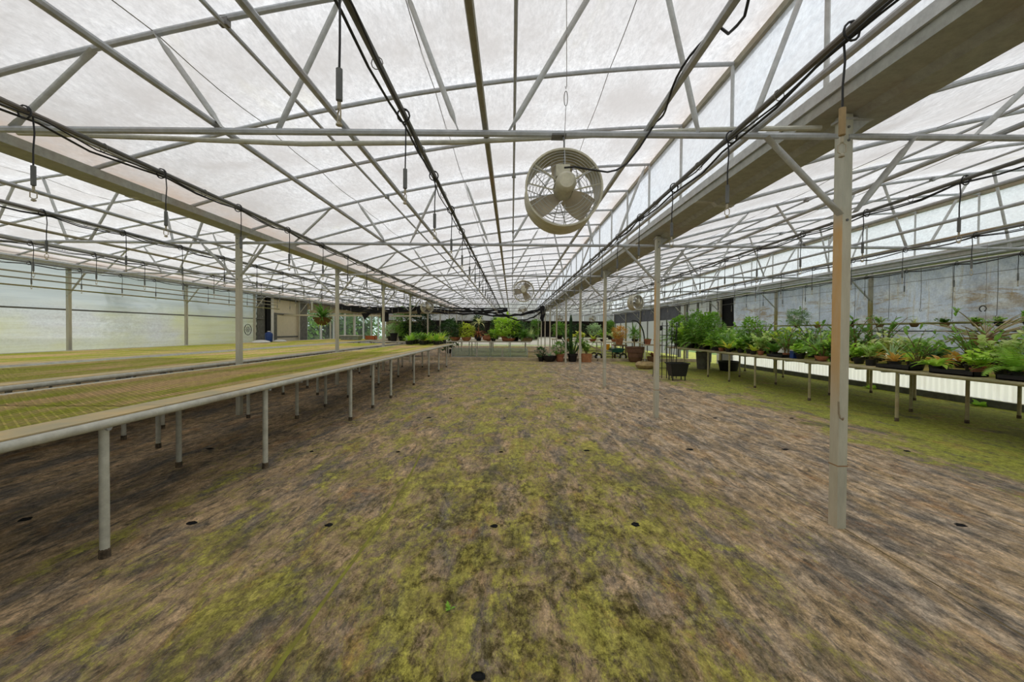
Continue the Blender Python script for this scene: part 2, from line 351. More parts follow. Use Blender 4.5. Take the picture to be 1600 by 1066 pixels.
def obj(name, data, parent=None, loc=(0, 0, 0), rz=0., mat=None, smooth=True, kind=None):
    if isinstance(data, MB): data = data.mesh(name, mat, smooth)
    o = bpy.data.objects.new(name, data); COL.objects.link(o); o.location = loc
    if rz: o.rotation_euler = (0, 0, rz)
    if parent is not None: o.parent = parent
    if kind: o['kind'] = kind
    return o
LABELS = set()
def tag(o, label, cat, group=None):
    if label in LABELS: print('DUP LABEL', label)
    LABELS.add(label); n = len(label.split())
    if n < 4 or n > 16: print('LABEL LEN', n, label)
    o['label'] = label; o['category'] = cat
    if group: o['group'] = group
    return o
def thing(name, label, cat, loc=(0, 0, 0), rz=0, group=None):
    o = bpy.data.objects.new(name, None); COL.objects.link(o); o.location = loc; o.rotation_euler = (0, 0, rz); o.empty_display_size = .1
    return tag(o, label, cat, group)
ORD = ['first', 'second', 'third', 'fourth', 'fifth', 'sixth', 'seventh', 'eighth', 'ninth', 'tenth', 'eleventh', 'twelfth', 'thirteenth', 'fourteenth',
       'fifteenth', 'sixteenth', 'seventeenth', 'eighteenth', 'nineteenth', 'twentieth', 'twenty-first', 'twenty-second', 'twenty-third', 'twenty-fourth',
       'twenty-fifth', 'twenty-sixth', 'twenty-seventh', 'twenty-eighth', 'twenty-ninth', 'thirtieth', 'thirty-first', 'thirty-second', 'thirty-third']

# ------------------------------------------------------------------ layout constants
S = 3.6; Y0 = 2.797; XR = [-4.266, 2.26, 8.786]; BW = 6.526; BAY = ['left', 'middle', 'right']
YF, YE = -3.2, 35.42
def arch_z(u): t = -.09 - u; return 3.96 - .0307 * t - .0225 * t * t      # u = x relative to the bay's right-hand gutter
NY = [Y0 + S * n for n in range(-1, 10)]                                    # truss lines

# ------------------------------------------------------------------ floor and ground
fl = obj('floor', MB().box(-14, 12, YF - 1, 37, -.1, 0), mat=M['floor'], smooth=False, kind='structure')
gr = simple('grass', (96, 122, 50), .95, rgb2=(70, 96, 36), scale=2)
obj('outside_ground', MB().box(-60, 60, -40, 90, -.5, -.11), mat=gr, smooth=False, kind='structure')
holes = [(-.11, 2.81), (-1.25, 2.81), (-2.21, 2.83), (.87, 2.84), (-3.41, 2.87), (-1.25, 4.51), (-.11, 4.53), (.86, 4.6), (2.05, 4.67), (3.16, 4.69), (-3.38, 4.59),
         (-2.2, 4.51), (3.17, 2.85), (-1.26, 6.28), (-.1, 6.29), (.9, 6.39), (-.12, 1.58), (4.53, 4.65), (2.0, 6.35), (3.2, 6.4), (-.1, 8.1), (.95, 8.15), (-1.2, 8.1), (4.4, 6.4), (3.1, 8.2), (1.9, 8.2)]
for hx, hy in holes:
    b = MB(); n = 11; sc = R.uniform(.7, 1.15) * .024
    ring = [(math.cos(2 * PI * i / n) * R.uniform(.7, 1.3), math.sin(2 * PI * i / n) * R.uniform(.6, 1.2)) for i in range(n)]
    b.add([(sc * 1.5 * x, sc * 1.3 * y, .0015) for x, y in ring] + [(sc * x, sc * y, .007) for x, y in ring] + [(sc * .85 * x, sc * .85 * y, .0025) for x, y in ring],
          [(i, (i + 1) % n, n + (i + 1) % n, n + i) for i in range(n)] + [(n + i, n + (i + 1) % n, 2 * n + (i + 1) % n, 2 * n + i) for i in range(n)] + [tuple(range(2 * n, 3 * n))])
    obj('torn_hole', b, fl, (hx, hy, 0), mat=M['void'])
def seam(name, pts, wd, h, m):
    b = MB()
    vs = []; fs = []
    for i, (x, y) in enumerate(pts): vs += [(x - wd, y, .001), (x, y, h), (x + wd * .5, y, .001)]
    for i in range(len(pts) - 1):
        a = i * 3; fs += [(a, a + 1, a + 4, a + 3), (a + 1, a + 2, a + 5, a + 4)]
    obj(name, b.add(vs, fs), fl, mat=m)
mossm = simple('mossy_seam', (150, 150, 56), .9, rgb2=(120, 112, 52)); 
seam('cloth_seam', [(-.87 - .03 * math.sin(i * .9) - .03 * i * .4, .6 + i * .5) for i in range(9)], .014, .005, mossm)
seam('cloth_seam', [(2.30 + .012 * math.sin(i * 1.7), -1 + i * .5) for i in range(38)], .006, .003, M['stem'])
0 and seam('cloth_seam', [(.9 + .05 * math.sin(i * .6), 6 + i * .5) for i in range(24)], .01, .004, M['soil'])

# ------------------------------------------------------------------ roof films, vent walls, end walls
def bay_film(k):
    xr = XR[k]; us = np.linspace(-.07, -6.36, 25); ys = []
    y = YF
    while y < YE: ys.append(y); y += .2
    ys.append(YE); vs = []; ed = []
    for yy in ys:
        ph = ((yy - Y0) / 1.2) % 1.0; sag = .055 * math.sin(PI * ph) ** 1.0
        for j, u in enumerate(us):
            tx = j / 24; z = arch_z(u) + .03 - sag * min(1, 4 * tx, 4 * (1 - tx)) + (.012 * math.sin(yy * 5.1 + u * 2.3) if 0 < j < 24 else 0)
            vs.append((xr + u, yy, z)); ed.append(max(0, (tx - .93) / .07) * .9 + max(0, (.035 - tx) / .035) * .5)
    n = len(us); fs = [(i * n + j, i * n + j + 1, (i + 1) * n + j + 1, (i + 1) * n + j) for i in range(len(ys) - 1) for j in range(n - 1)]
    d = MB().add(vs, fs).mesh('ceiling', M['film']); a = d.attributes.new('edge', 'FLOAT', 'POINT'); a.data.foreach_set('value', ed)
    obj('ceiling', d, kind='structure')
    # upright vent wall on the gutter's left lip
    vz = []; vx = xr - .10
    zs = [2.99, 3.3, 3.6, 3.94]
    vs = [(vx - .012 * math.sin(i * .9) + (.0 if zi in (0, 3) else .015), YF + i * .6, z) for i in range(int((YE - YF) / .6) + 1) for zi, z in enumerate(zs)]
    m = len(vs) // 4; fs = [(i * 4 + j, i * 4 + j + 1, i * 4 + j + 5, i * 4 + j + 4) for i in range(m - 1) for j in range(3)]
    vw = obj('wall_vent', MB().add(vs, fs), mat=M['vent'], kind='structure')
    for nm, prof, mt in (('eave_rail', [(-.13, 3.915), (-.05, 3.925), (-.05, 3.985), (-.13, 3.975)], M['brownpipe']), ('sill_rail', [(-.135, 2.975), (-.085, 2.975), (-.085, 3.02), (-.135, 3.02)], M['benchedge'])):
        obj(nm, MB().extrude([(xr + a, b) for a, b in prof], YF, YE), vw, mat=mt, smooth=False)
    sb = MB().tube([(0, 0, 2.98), (0, 0, 3.93)], .017, 6).mesh('vent_stud', M['strut']); 
    yy = Y0 - 2 * S + 1.2
    while yy < YE - .3:
        obj('vent_stud', sb, vw, (xr - .135, yy, 0)); yy += 1.2
for k in range(3): bay_film(k)

def cutz(b, name, m, kind='structure', parent=None, smooth=False): return obj(name, b, parent, mat=m, kind=None if parent else kind, smooth=smooth)
# gable ends above the eaves at the far end and behind the camera
for yy, nm in ((YE + .02, 'wall_back'), (YF - .02, 'wall_front')):
    root = None
    for k in range(3):
        us = np.linspace(-.07, -6.5, 20); b = MB()
        b.add([(XR[k] + u, yy, 2.75 if nm == 'wall_back' else 0) for u in us] + [(XR[k] + u, yy, arch_z(u)) for u in us], [(i, i + 1, 21 + i, 20 + i) for i in range(19)])
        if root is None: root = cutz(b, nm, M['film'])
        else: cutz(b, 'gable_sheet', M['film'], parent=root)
    if nm == 'wall_back': WB = root
# far wall: white knee wall, dark cooling wall, white band
def panels(parent, name, m, x0, x1, step, y0, y1, z0, z1, inset=.01):
    x = x0; d = None
    while x < x1 - .05:
        if d is None: d = MB().box(inset, step - inset, 0, y1 - y0, z0, z1).mesh(name, m, False)
        obj(name, d, parent, (x, y0, 0)); x += step
knee = MB(); 
panels(WB, 'knee_panel', M['corr'], -10.85, 8.8, 1.31, YE, YE + .05, .12, .82)
panels(WB, 'white_panel', M['band'], -10.85, 8.8, 1.31, YE - .02, YE + .03, 2.2, 2.8)
pad = MB()
x = -7.8
while x < 8.8:
    pad.box(x, x + .09, YE, YE + .1, .82, 2.2); x += .13
cutz(pad, 'cooling_pad', simple('dark_cooling_pad', (46, 38, 30), .95, rgb2=(20, 18, 16), scale=1.5), parent=WB)['kind'] = 'stuff'
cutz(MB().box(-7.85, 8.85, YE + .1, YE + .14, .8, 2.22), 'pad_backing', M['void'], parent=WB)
cutz(MB().box(-10.9, 8.85, YE - .04, YE + .02, 2.16, 2.21).box(-10.9, 8.85, YE - .04, YE + .02, .8, .86), 'pad_rail', M['greyd'], parent=WB)
# dark doorway at the left of the far wall
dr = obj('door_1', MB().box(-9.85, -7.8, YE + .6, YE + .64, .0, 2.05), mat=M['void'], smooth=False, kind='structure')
obj('door_frame', MB().box(-9.95, -9.82, YE - .05, YE + .6, 0, 2.12).box(-7.85, -7.72, YE - .05, YE + .6, 0, 2.12).box(-9.95, -7.72, YE - .05, YE + .6, 2.02, 2.14), dr, mat=M['beige'], smooth=False)
cutz(MB().box(-10.9, -9.95, YE, YE + .04, .0, 2.2), 'wall_board', M['beige'], parent=WB)
cutz(MB().box(-7.8, -6.4, YE + .0, YE + .05, 0, .82), 'wall_board', M['greyd'], parent=WB)
# glazing cap over the far wall
# ---- left wall
LW = -10.95
vs = []; ny = 90; nz = 26
for i in range(ny + 1):
    y = YF + (18.0 - YF) * i / ny
    for j in range(nz + 1):
        z = .05 + 2.83 * j / nz
        vs.append((LW + .02 * math.sin(z * 21 + y * .7) * (1 if j % 26 else 0) + .03 * math.sin(y * 1.7 + z), y, z))
wl = obj('wall_left', MB().add(vs, [(i * (nz + 1) + j, i * (nz + 1) + j + 1, (i + 1) * (nz + 1) + j + 1, (i + 1) * (nz + 1) + j) for i in range(ny) for j in range(nz)]), mat=M['leftfilm'], kind='structure')
obj('wall_rail', MB().tube([(LW + .07, YF, 1.79), (LW + .07, 18, 1.79)], .022, 6), wl, mat=M['darkpipe'])
obj('wall_rail', MB().tube([(LW + .06, YF, .15), (LW + .06, 18, .15)], .025, 6), wl, mat=M['galv'])
# outside hoops whose dark curves show through the sheet
for y in (12.2, 15.2, 18.4, 9.0):
    pts = [(LW - .12 - .35 * math.sin(PI * a / 10), y - 1.3 + .9 * math.sin(PI * a / 11), .1 + 2.3 * a / 10) for a in range(11)]
    tag(obj('bent_hoop', MB().tube(pts, .05, 6), mat=M['darkpipe']), 'bent dark hoop leaning outside the left sheet wall, %s' % {9.0: 'nearest', 12.2: 'second nearest', 15.2: 'third along', 18.4: 'furthest'}[y], 'pipe', 'hoops outside the left wall')
obj('end_board', MB().box(LW - .04, LW + .04, 17.6, 18.15, 0, 3.0), wl, mat=M['greyd'], smooth=False)
obj('end_post', MB().box(LW - .05, LW + .12, 18.15, 18.45, 0, 3.05), wl, mat=M['void'], smooth=False)
obj('end_post', MB().box(LW - .02, LW + .14, 18.45, 18.65, 0, 3.0), wl, mat=M['white'], smooth=False)
# beige sliding door beyond the kerb
d2 = obj('door_2', MB().box(LW, LW + .06, 19.0, 21.0, .05, 2.02), mat=M['cream'], smooth=False, kind='structure')
for a, bb in ((2.08, 2.72),): obj('door_transom', MB().box(LW, LW + .05, 18.7, 21.0, a, bb), d2, mat=M['cream'], smooth=False)
obj('door_frame', MB().box(LW - .03, LW + .09, 18.65, 19.0, 0, 2.1).box(LW - .03, LW + .09, 21.0, 21.8, 0, 2.9).box(LW - .03, LW + .1, 18.65, 21.8, 2.02, 2.09).box(LW - .03, LW + .09, 18.65, 21.0, 2.72, 3.0), d2, mat=M['greyd'], smooth=False)
obj('door_rail', MB().box(LW + .06, LW + .08, 19.0, 21.0, .95, 1.02), d2, mat=M['greyd'], smooth=False)
# glass side wall
wg = obj('window_1', MB().box(LW - .005, LW + .005, 21.8, YE, .55, 2.4), mat=M['glass'], smooth=False, kind='structure')
for i in range(9): obj('mullion', MB().box(LW - .04, LW + .06, 21.8 + i * 1.68, 21.88 + i * 1.68, .0, 2.5), wg, mat=M['white'], smooth=False)
obj('window_head', MB().box(LW - .04, LW + .06, 21.8, YE, 2.4, 3.0), wg, mat=M['beige'], smooth=False)
obj('window_sill', MB().box(LW - .04, LW + .08, 21.8, YE, 0, .6), wg, mat=M['band'], smooth=False)
# ---- right wall: corrugated knee panels, grey curtain, gutter above
RW = 8.87
wr = obj('wall_right', MB().add([(RW + .02 * math.sin(y * 2.9) + .012 * math.sin(y * 9 + z * 3), y, z) for y in np.linspace(YF, 16.35, 100) for z in np.linspace(.90, 2.78, 9)],
         [(i * 9 + j, i * 9 + j + 1, (i + 1) * 9 + j + 1, (i + 1) * 9 + j) for i in range(99) for j in range(8)]), mat=M['curtain'], kind='structure')
cp = None; y = YF
while y < 16.3:
    if cp is None:
        pts = []
        for i in range(61):
            yy = i * .02; ph = (i % 6); pts.append((.0 if ph < 2 else (-.02 if ph in (3, 4) else -.01), yy))
        cp = MB().add([(a, b, .14) for a, b in pts] + [(a, b, .93) for a, b in pts], [(i, i + 1, 62 + i, 61 + i) for i in range(60)]).mesh('corrugated_panel', M['corr'], False)
    obj('corrugated_panel', cp, wr, (RW - .005, y, 0)); y += 1.2
obj('base_rail', MB().box(RW - .05, RW + .03, YF, 16.35, 0, .13), wr, mat=M['greyd'], smooth=False)
# gap, glazed section and dark mesh beyond
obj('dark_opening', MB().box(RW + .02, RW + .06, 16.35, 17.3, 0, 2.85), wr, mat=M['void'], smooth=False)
w3 = obj('window_2', MB().box(RW - .004, RW + .004, 17.6, 21.6, .5, 2.75), mat=M['band'], smooth=False, kind='structure')
for y in (17.3, 18.2, 19.4, 20.6, 21.5): obj('mullion', MB().box(RW - .06, RW + .04, y, y + (.26 if y < 17.5 else .09), 0, 2.8), w3, mat=M['white' if y < 17.5 else 'greyd'], smooth=False)
obj('window_transom', MB().box(RW - .05, RW + .03, 17.6, 21.6, 2.05, 2.12).box(RW - .05, RW + .03, 17.6, 21.6, 1.2, 1.25), w3, mat=M['greyd'], smooth=False)
ms = obj('wall_right_mesh', MB().box(RW - .01, RW + .01, 21.6, YE, 2.02, 2.85), mat=M['mesh'], smooth=False, kind='structure')
obj('side_glazing', MB().box(RW, RW + .02, 21.6, YE, .1, 2.02), ms, mat=M['band'], smooth=False)
for i in range(9): obj('mullion', MB().box(RW - .05, RW, 21.7 + i * 1.65, 21.76 + i * 1.65, 0, 2.02), ms, mat=M['greyd'], smooth=False)
# kerb
x = -10.85; d = MB().box(.005, 2.4, 0, .14, 0, .13).mesh('kerb_board', M['timber'], False)
kb = thing('timber_kerb', 'pale timber kerb laid across the whole floor before the far plant tables', 'kerb', (0, 18.3, 0))
for i in range(8): obj('kerb_board', d, kb, (-10.85 + i * 2.455, 0, 0))

# ------------------------------------------------------------------ gutters, posts, trusses, arches
def gname(k): return 'left-hand' if k == 0 else 'right-hand'
for k, xr in enumerate([XR[0] - BW] + XR):
    lab = ['long galvanised gutter along the top of the left wall', 'long galvanised gutter on the left-hand row of posts', 'broad galvanised gutter on the right-hand row of posts', 'long galvanised gutter along the top of the right wall'][k]
    g = thing('roof_gutter', lab, 'gutter', (xr, 0, 0), group='roof gutters')
    pr = [(-.145, 3.0), (-.145, 2.855), (.045, 2.845), (.085, 2.805), (.27, 2.80), (.275, 2.88), (.255, 2.88), (.25, 2.82), (.095, 2.825), (.055, 2.865), (-.12, 2.875), (-.12, 3.0)]
    obj('channel', MB().extrude(pr, YF, YE), g, mat=M['gutter'], smooth=False)
    obj('drip_edge', MB().extrude([(-.165, 2.93), (-.146, 2.93), (-.146, 3.01), (-.165, 3.01)], YF, YE), g, mat=M['strut'], smooth=False)
    lap = MB().extrude([(-.15, 2.849), (.043, 2.839), (.083, 2.799), (.275, 2.794), (.28, 2.885), (.274, 2.885), (.27, 2.802), (.087, 2.806), (.047, 2.846), (-.145, 2.856)], 0, .07).mesh('lap_joint', M['strut'], False)
    for n in range(-1, 5): obj('lap_joint', lap, g, (0, Y0 + n * 7.2 + 1.9, 0))
def strut_mesh(L, r=.019):
    b = MB(); n = 10; vs = []
    st = [(0, 1.5, .25), (.05, 1.5, .25), (.12, 1, 1), (L - .12, 1, 1), (L - .05, 1.5, .25), (L, 1.5, .25)]
    for z, a, c in st:
        for j in range(n): t = 2 * PI * j / n; vs.append((r * a * math.cos(t), r * c * math.sin(t), z))
    fs = [(i * n + j, i * n + (j + 1) % n, (i + 1) * n + (j + 1) % n, (i + 1) * n + j) for i in range(5) for j in range(n)] + [tuple(range(n - 1, -1, -1)), tuple(range(5 * n, 6 * n))]
    return b.add(vs, fs)
def between(name, a, b, parent, m, r=.019, cache={}):
    a, b = Vector(a), Vector(b); L = round((b - a).length, 3)
    if (L, m.name, r) not in cache: cache[(L, m.name, r)] = strut_mesh(L, r).mesh(name, m)
    o = obj(name, cache[(L, m.name, r)], parent, a); o.rotation_mode = 'QUATERNION'
    o.rotation_quaternion = (b - a).to_track_quat('Z', 'X') @ Euler((0, 0, PI / 2)).to_quaternion(); return o
us = np.linspace(-.11, -6.32, 19)
arch_mesh = MB().tube([(u, 0, arch_z(u) - .01) for u in us], .0215, 8).mesh('roof_arch', M['galv'])
chord_mesh = MB().tube([(-BW + .02, 0, 2.686), (-BW + .12, 0, 2.686), (-.14, 0, 2.686), (-.05, 0, 2.686)], [.016, .023, .023, .016], 8).mesh('bottom_chord', M['galv'])
C = [-5.64, -4.22, -3.85, -2.63, -2.29, -1.0, -.66]       # web nodes on the chord
T = [-5.09, -4.67, -3.43, -3.0, -1.62, -1.28, -.2]        # web nodes on the arch
webs = [(C[0], T[0]), (C[1], T[1]), (C[2], T[2]), (C[3], T[3]), (C[4], T[4]), (C[5], T[5]), (C[6], T[6])]
for k in range(3):
    for n, y in enumerate(NY):
        nm = 'behind the camera' if n == 0 else ('nearest to the camera' if n == 1 else ('furthest away' if n == len(NY) - 1 else ORD[n - 1] + ' from the camera'))
        t = thing('roof_truss', 'galvanised tube truss spanning the %s bay, %s' % (BAY[k], nm), 'truss', (XR[k], y, 0), group='trusses over the %s bay' % BAY[k])
        obj('roof_arch', arch_mesh, t); obj('bottom_chord', chord_mesh, t)
        for a, b in webs: between('web_strut', (a, 0, 2.70), (b, 0, arch_z(b) - .02), t, M['strut'])
        between('knee_brace', (-.55, -.02, 2.67), (-.04, -.02, 2.15), t, M['strut'], .021)
        between('knee_brace', (-BW + .45, -.02, 2.67), (-BW + .06, -.02, 2.17), t, M['strut'], .021)
    y = NY[0] + 1.2; i = 0
    while y < YE - .3:
        if abs(((y - Y0) / S) - round((y - Y0) / S)) > .1:
            tag(obj('roof_arch', arch_mesh, None, (XR[k], y, 0)), 'bare bowed roof tube over the %s bay, %s counting from the front' % (BAY[k], ORD[i]), 'roof tube', 'bowed tubes between the trusses of the %s bay' % BAY[k]); i += 1
        y += 1.2
# posts
pm = MB().extrude([(0, 0), (.068, 0), (.068, .075), (0, .075)], 0, 1)
def post_mesh(top=2.84):
    b = MB(); pr = [(-.034, 0), (-.03, -.004), (.03, -.004), (.034, 0), (.034, .072), (.03, .076), (-.03, .076), (-.034, .072)]
    vs = [(x, y, 0) for x, y in pr] + [(x, y, top) for x, y in pr]
    b.add(vs, [(i, (i + 1) % 8, 8 + (i + 1) % 8, 8 + i) for i in range(8)] + [tuple(range(7, -1, -1)), tuple(range(8, 16))])
    return b.mesh('shaft', M['post'], False)
shaft = post_mesh()
shaft_m = shaft.copy(); shaft_m.materials.clear(); shaft_m.materials.append(M['mosspost'])
collar = MB().box(-.036, .036, -.006, .078, .43, .438).mesh('joint_band', M['band_rust'], False)
bolt = MB().lathe([(.009, 0), (.009, .006), (0, .007)], 8).xf(Matrix.Rotation(PI / 2, 4, 'X')).mesh('bolt', M['darkpipe'])
brk = MB().add([(.036, .01, 2.70), (.036, .01, 2.82), (.17, .01, 2.81), (.036, .016, 2.70), (.036, .016, 2.82), (.17, .016, 2.81)], [(0, 1, 2), (3, 5, 4), (0, 2, 5, 3), (1, 4, 5, 2), (0, 3, 4, 1)]).box(-.05, .17, -.01, .09, 2.80, 2.815).mesh('gutter_bracket', M['strut'], False)
hook = MB().tube([(-.04, -.01, .88), (-.04, -.014, .80), (-.035, -.02, .77), (-.03, -.035, .76), (-.035, -.045, .775)], .006, 6).mesh('rope_hook', M['brownpipe'])
rows = [(-10.80, 'left wall', 'against the left sheet wall'), (-4.27, 'left row', 'in the left-hand row'), (2.279, 'right row', 'in the right-hand row'), (8.80, 'right wall', 'against the right wall')]
for r_, (px, rn, lab) in enumerate(rows):
    for n, y in enumerate(NY):
        nm = 'behind the camera' if n == 0 else ('nearest to the camera' if n == 1 else ('furthest away' if n == len(NY) - 1 else ORD[n - 1] + ' from the camera'))
        if r_ in (0, 3) and n == 0: pass
        t = thing('steel_post', 'pale galvanised steel post %s, %s' % (lab, nm), 'post', (px, y, 0), group='posts ' + lab)
        obj('shaft', shaft_m if r_ == 3 else shaft, t)
        if r_ in (1, 2):
            obj('joint_band', collar, t); obj('gutter_bracket', brk, t)
        for z in (2.75, 2.66, 2.12): obj('bolt', bolt, t, (0, -.004, z))
        if n == 1 and r_ == 2: obj('rope_hook', hook, t)

# ------------------------------------------------------------------ long pipes along the house
def long_pipe(x, z, r, m, y0, y1, label, group, cat='pipe', name='long_pipe', sag=0, seed=0, n=8):
    rr = random.Random(seed); pts = []; y = y0
    while y < y1: pts.append((x, y, z)); y += 1.2
    pts.append((x, y1, z))
    t = thing(name, label, cat, (0, 0, 0), group=group)
    obj('tube', MB().tube(pts, r, n), t, mat=m)
    return t
chordpipes = [(-4.28, 'second from its left edge'), (-3.41, 'left of the ridge wires'), (-2.45, 'near the middle'), (-1.34, 'right of the middle'), (-.60, 'nearest its right gutter'), (-5.42, 'nearest its left gutter')]
for k in range(3):
    for i, (u, wd) in enumerate(chordpipes):
        long_pipe(XR[k] + u, 2.735, .021, M['galv'] if u != -2.45 else M['brownpipe'], YF, YE, 'long straight steel pipe resting on the %s bay trusses, %s' % (BAY[k], wd), 'pipes on the trusses of the %s bay' % BAY[k])
    for i, (u, wd) in enumerate([(-4.21, 'on the left slope'), (-2.245, 'at mid span'), (-4.9, 'low on the left')]):
        if i == 2: continue
        t = long_pipe(XR[k] + u, arch_z(u) - .05, .016, M['galv'], YF, YE, 'slim purlin pipe clamped under the %s bay arches, %s' % (BAY[k], wd), 'purlins under the arches', name='roof_purlin')
        cl = MB().box(-.03, .03, -.02, .02, -.012, .05).mesh('clamp', M['darkpipe'], False)
        for y in NY[1:6]: obj('clamp', cl, t, (XR[k] + u, y, arch_z(u) - .05))
    for i, (u, wd) in enumerate([(-4.68, 'left'), (-3.02, 'centre'), (-1.33, 'right')]):
        b = MB(); b.tube([(XR[k] + u, y, arch_z(u) - .0 - .03 * math.sin(PI * (((y - Y0) / 1.2) % 1))) for y in np.arange(YF, YE, .3)], .0035, 5)
        tag(obj('roof_wire', b, mat=M['wire']), 'thin steel wire holding the %s bay sheet, %s of three' % (BAY[k], wd), 'wire', 'wires under the roof sheet')

# hose pipes with looping black hoses and hanging mist nozzles
hoses = [(-5.10, 1.52, 'outer left'), (-2.90, 1.52, 'central'), (-.86, 1.75, 'outer right')]
drop = MB().tube([(0, 0, 0), (.006, 0, -.1), (0, .002, -.2), (0, 0, -.30)], .0045, 6).mesh('drop_tube', M['black'])
wgt = MB().lathe([(.004, 0), (.0125, -.004), (.0125, -.118), (.004, -.124)][::-1], 8).mesh('weight', M['weight'])
noz = MB(); noz.tube([(0, 0, -.12), (0, 0, -.145)], .007, 6); noz.tube([(.0, 0, -.145), (.014, 0, -.155), (.014, 0, -.185), (0, 0, -.195), (-.014, 0, -.185), (-.014, 0, -.155)], .003, 5, closed=True); noz.lathe([(.0, -.21), (.012, -.205), (.012, -.198), (.003, -.19)], 6)
noz = noz.mesh('nozzle', M['nozzle'])
wgt_t = MB().lathe([(.004, 0), (.0135, -.004), (.0135, -.118), (.004, -.124)][::-1], 8).mesh('weight', simple('tan_weight', (176, 150, 106), .6))
for k in range(3):
    for hi, (u, ys, wd) in enumerate(hoses):
        x = XR[k] + u; rr = random.Random(k * 7 + hi)
        t = thing('mist_pipe', 'dark mist pipe with tied black hose under the %s bay, %s run' % (BAY[k], wd), 'pipe', (x, 0, 0), group='mist pipes')
        obj('tube', MB().tube([(0, YF, 2.612), (0, YE, 2.612)], .0165, 8), t, mat=M['darkpipe'])
        # hose weaving beside the pipe
        pts = []
        for i, y in enumerate(np.arange(YF, 24, .3)):
            ph = ((y - ys) / .93) % 1.0
            pts.append((.028 * math.cos(y * 1.3 + hi), y, 2.590 - (.03 + .02 * rr.random()) * math.sin(PI * ph)))
        obj('hose', MB().tube(pts, .007, 6), t, mat=M['black'])
        pts = [(p[0] * -.8, p[1], p[2] + .01) for p in pts]
        obj('hose', MB().tube(pts, .005, 6), t, mat=M['black'])
        loop = MB().tube([(0, .0 + .006 * j / 12, 0) if False else (.035 * math.cos(2 * PI * j / 12), .012 * j / 12, .038 * math.sin(2 * PI * j / 12)) for j in range(16)], .005, 5).mesh('hose_loop', M['black'])
        clip = MB().tube([(.027 * math.cos(2 * PI * j / 10), 0, .03 * math.sin(2 * PI * j / 10)) for j in range(10)], .0025, 4, closed=True).mesh('cable_tie', M['wire'])
        i = 0; y = ys
        while y < (26 if k == 1 else 20):
            if y < 14:
                obj('hose_loop', loop, t, (.0, y - .05, 2.60)); obj('cable_tie', clip, t, (0, y + .42, 2.60))
            m = thing('mist_nozzle', 'weighted mist nozzle on the %s hose of the %s bay, %s from the camera' % (wd, BAY[k], ORD[i]), 'nozzle', (x, y, 2.60), rr.uniform(-1, 1), 'mist nozzles of the %s bay' % BAY[k])
            obj('drop_tube', drop, m)
            tanw = (k == 1 and hi == 2 and i == 0)
            obj('weight', wgt_t if tanw else wgt, m, (0, 0, -.29)); obj('nozzle', noz, m, (0, 0, -.295))
            i += 1; y += .93
t = thing('cross_pipe', 'slightly bowed open-ended pipe running along behind the nearest truss chord', 'pipe', (0, 2.93, 0))
obj('tube', MB().tube([(-3.5, 0, 2.725), (-2.6, 0, 2.70), (-1.5, 0, 2.665), (-.4, 0, 2.685), (.6, 0, 2.745), (1.4, 0, 2.79), (2.19, 0, 2.81)], .018, 8), t, mat=M['galv2'])
# power cable winding along the pipe near the fan
x0 = XR[1] - 1.34
pts = []
for i, y in enumerate(np.arange(1.2, 2.75, .07)):
    pts.append((x0 + .032 * math.cos(y * 7), y, 2.735 + .032 * math.sin(y * 7) - (.07 if 6 < i < 10 else 0)))
pts += [(.86, 2.80, 2.60), (.78, 2.82, 2.50), (.70, 2.78, 2.44), (.62, 2.70, 2.395), (.56, 2.62, 2.37), (.48, 2.56, 2.355), (.38, 2.53, 2.36), (.315, 2.52, 2.35)]
tag(obj('power_cable', MB().tube(pts, .0065, 6), mat=M['black']), 'black power cable running from the roof pipe into the nearest fan', 'cable')
tag(obj('power_cable', MB().tube([(1.22, 1.72, 3.2), (1.16, 1.75, 3.12), (1.10, 1.78, 3.06), (1.02, 1.78, 3.12), (.94, 1.74, 3.2), (.9, 1.7, 3.3)], .0065, 6), mat=M['black']), 'slack loop of black cable hanging at the top edge, right of the fan', 'cable')

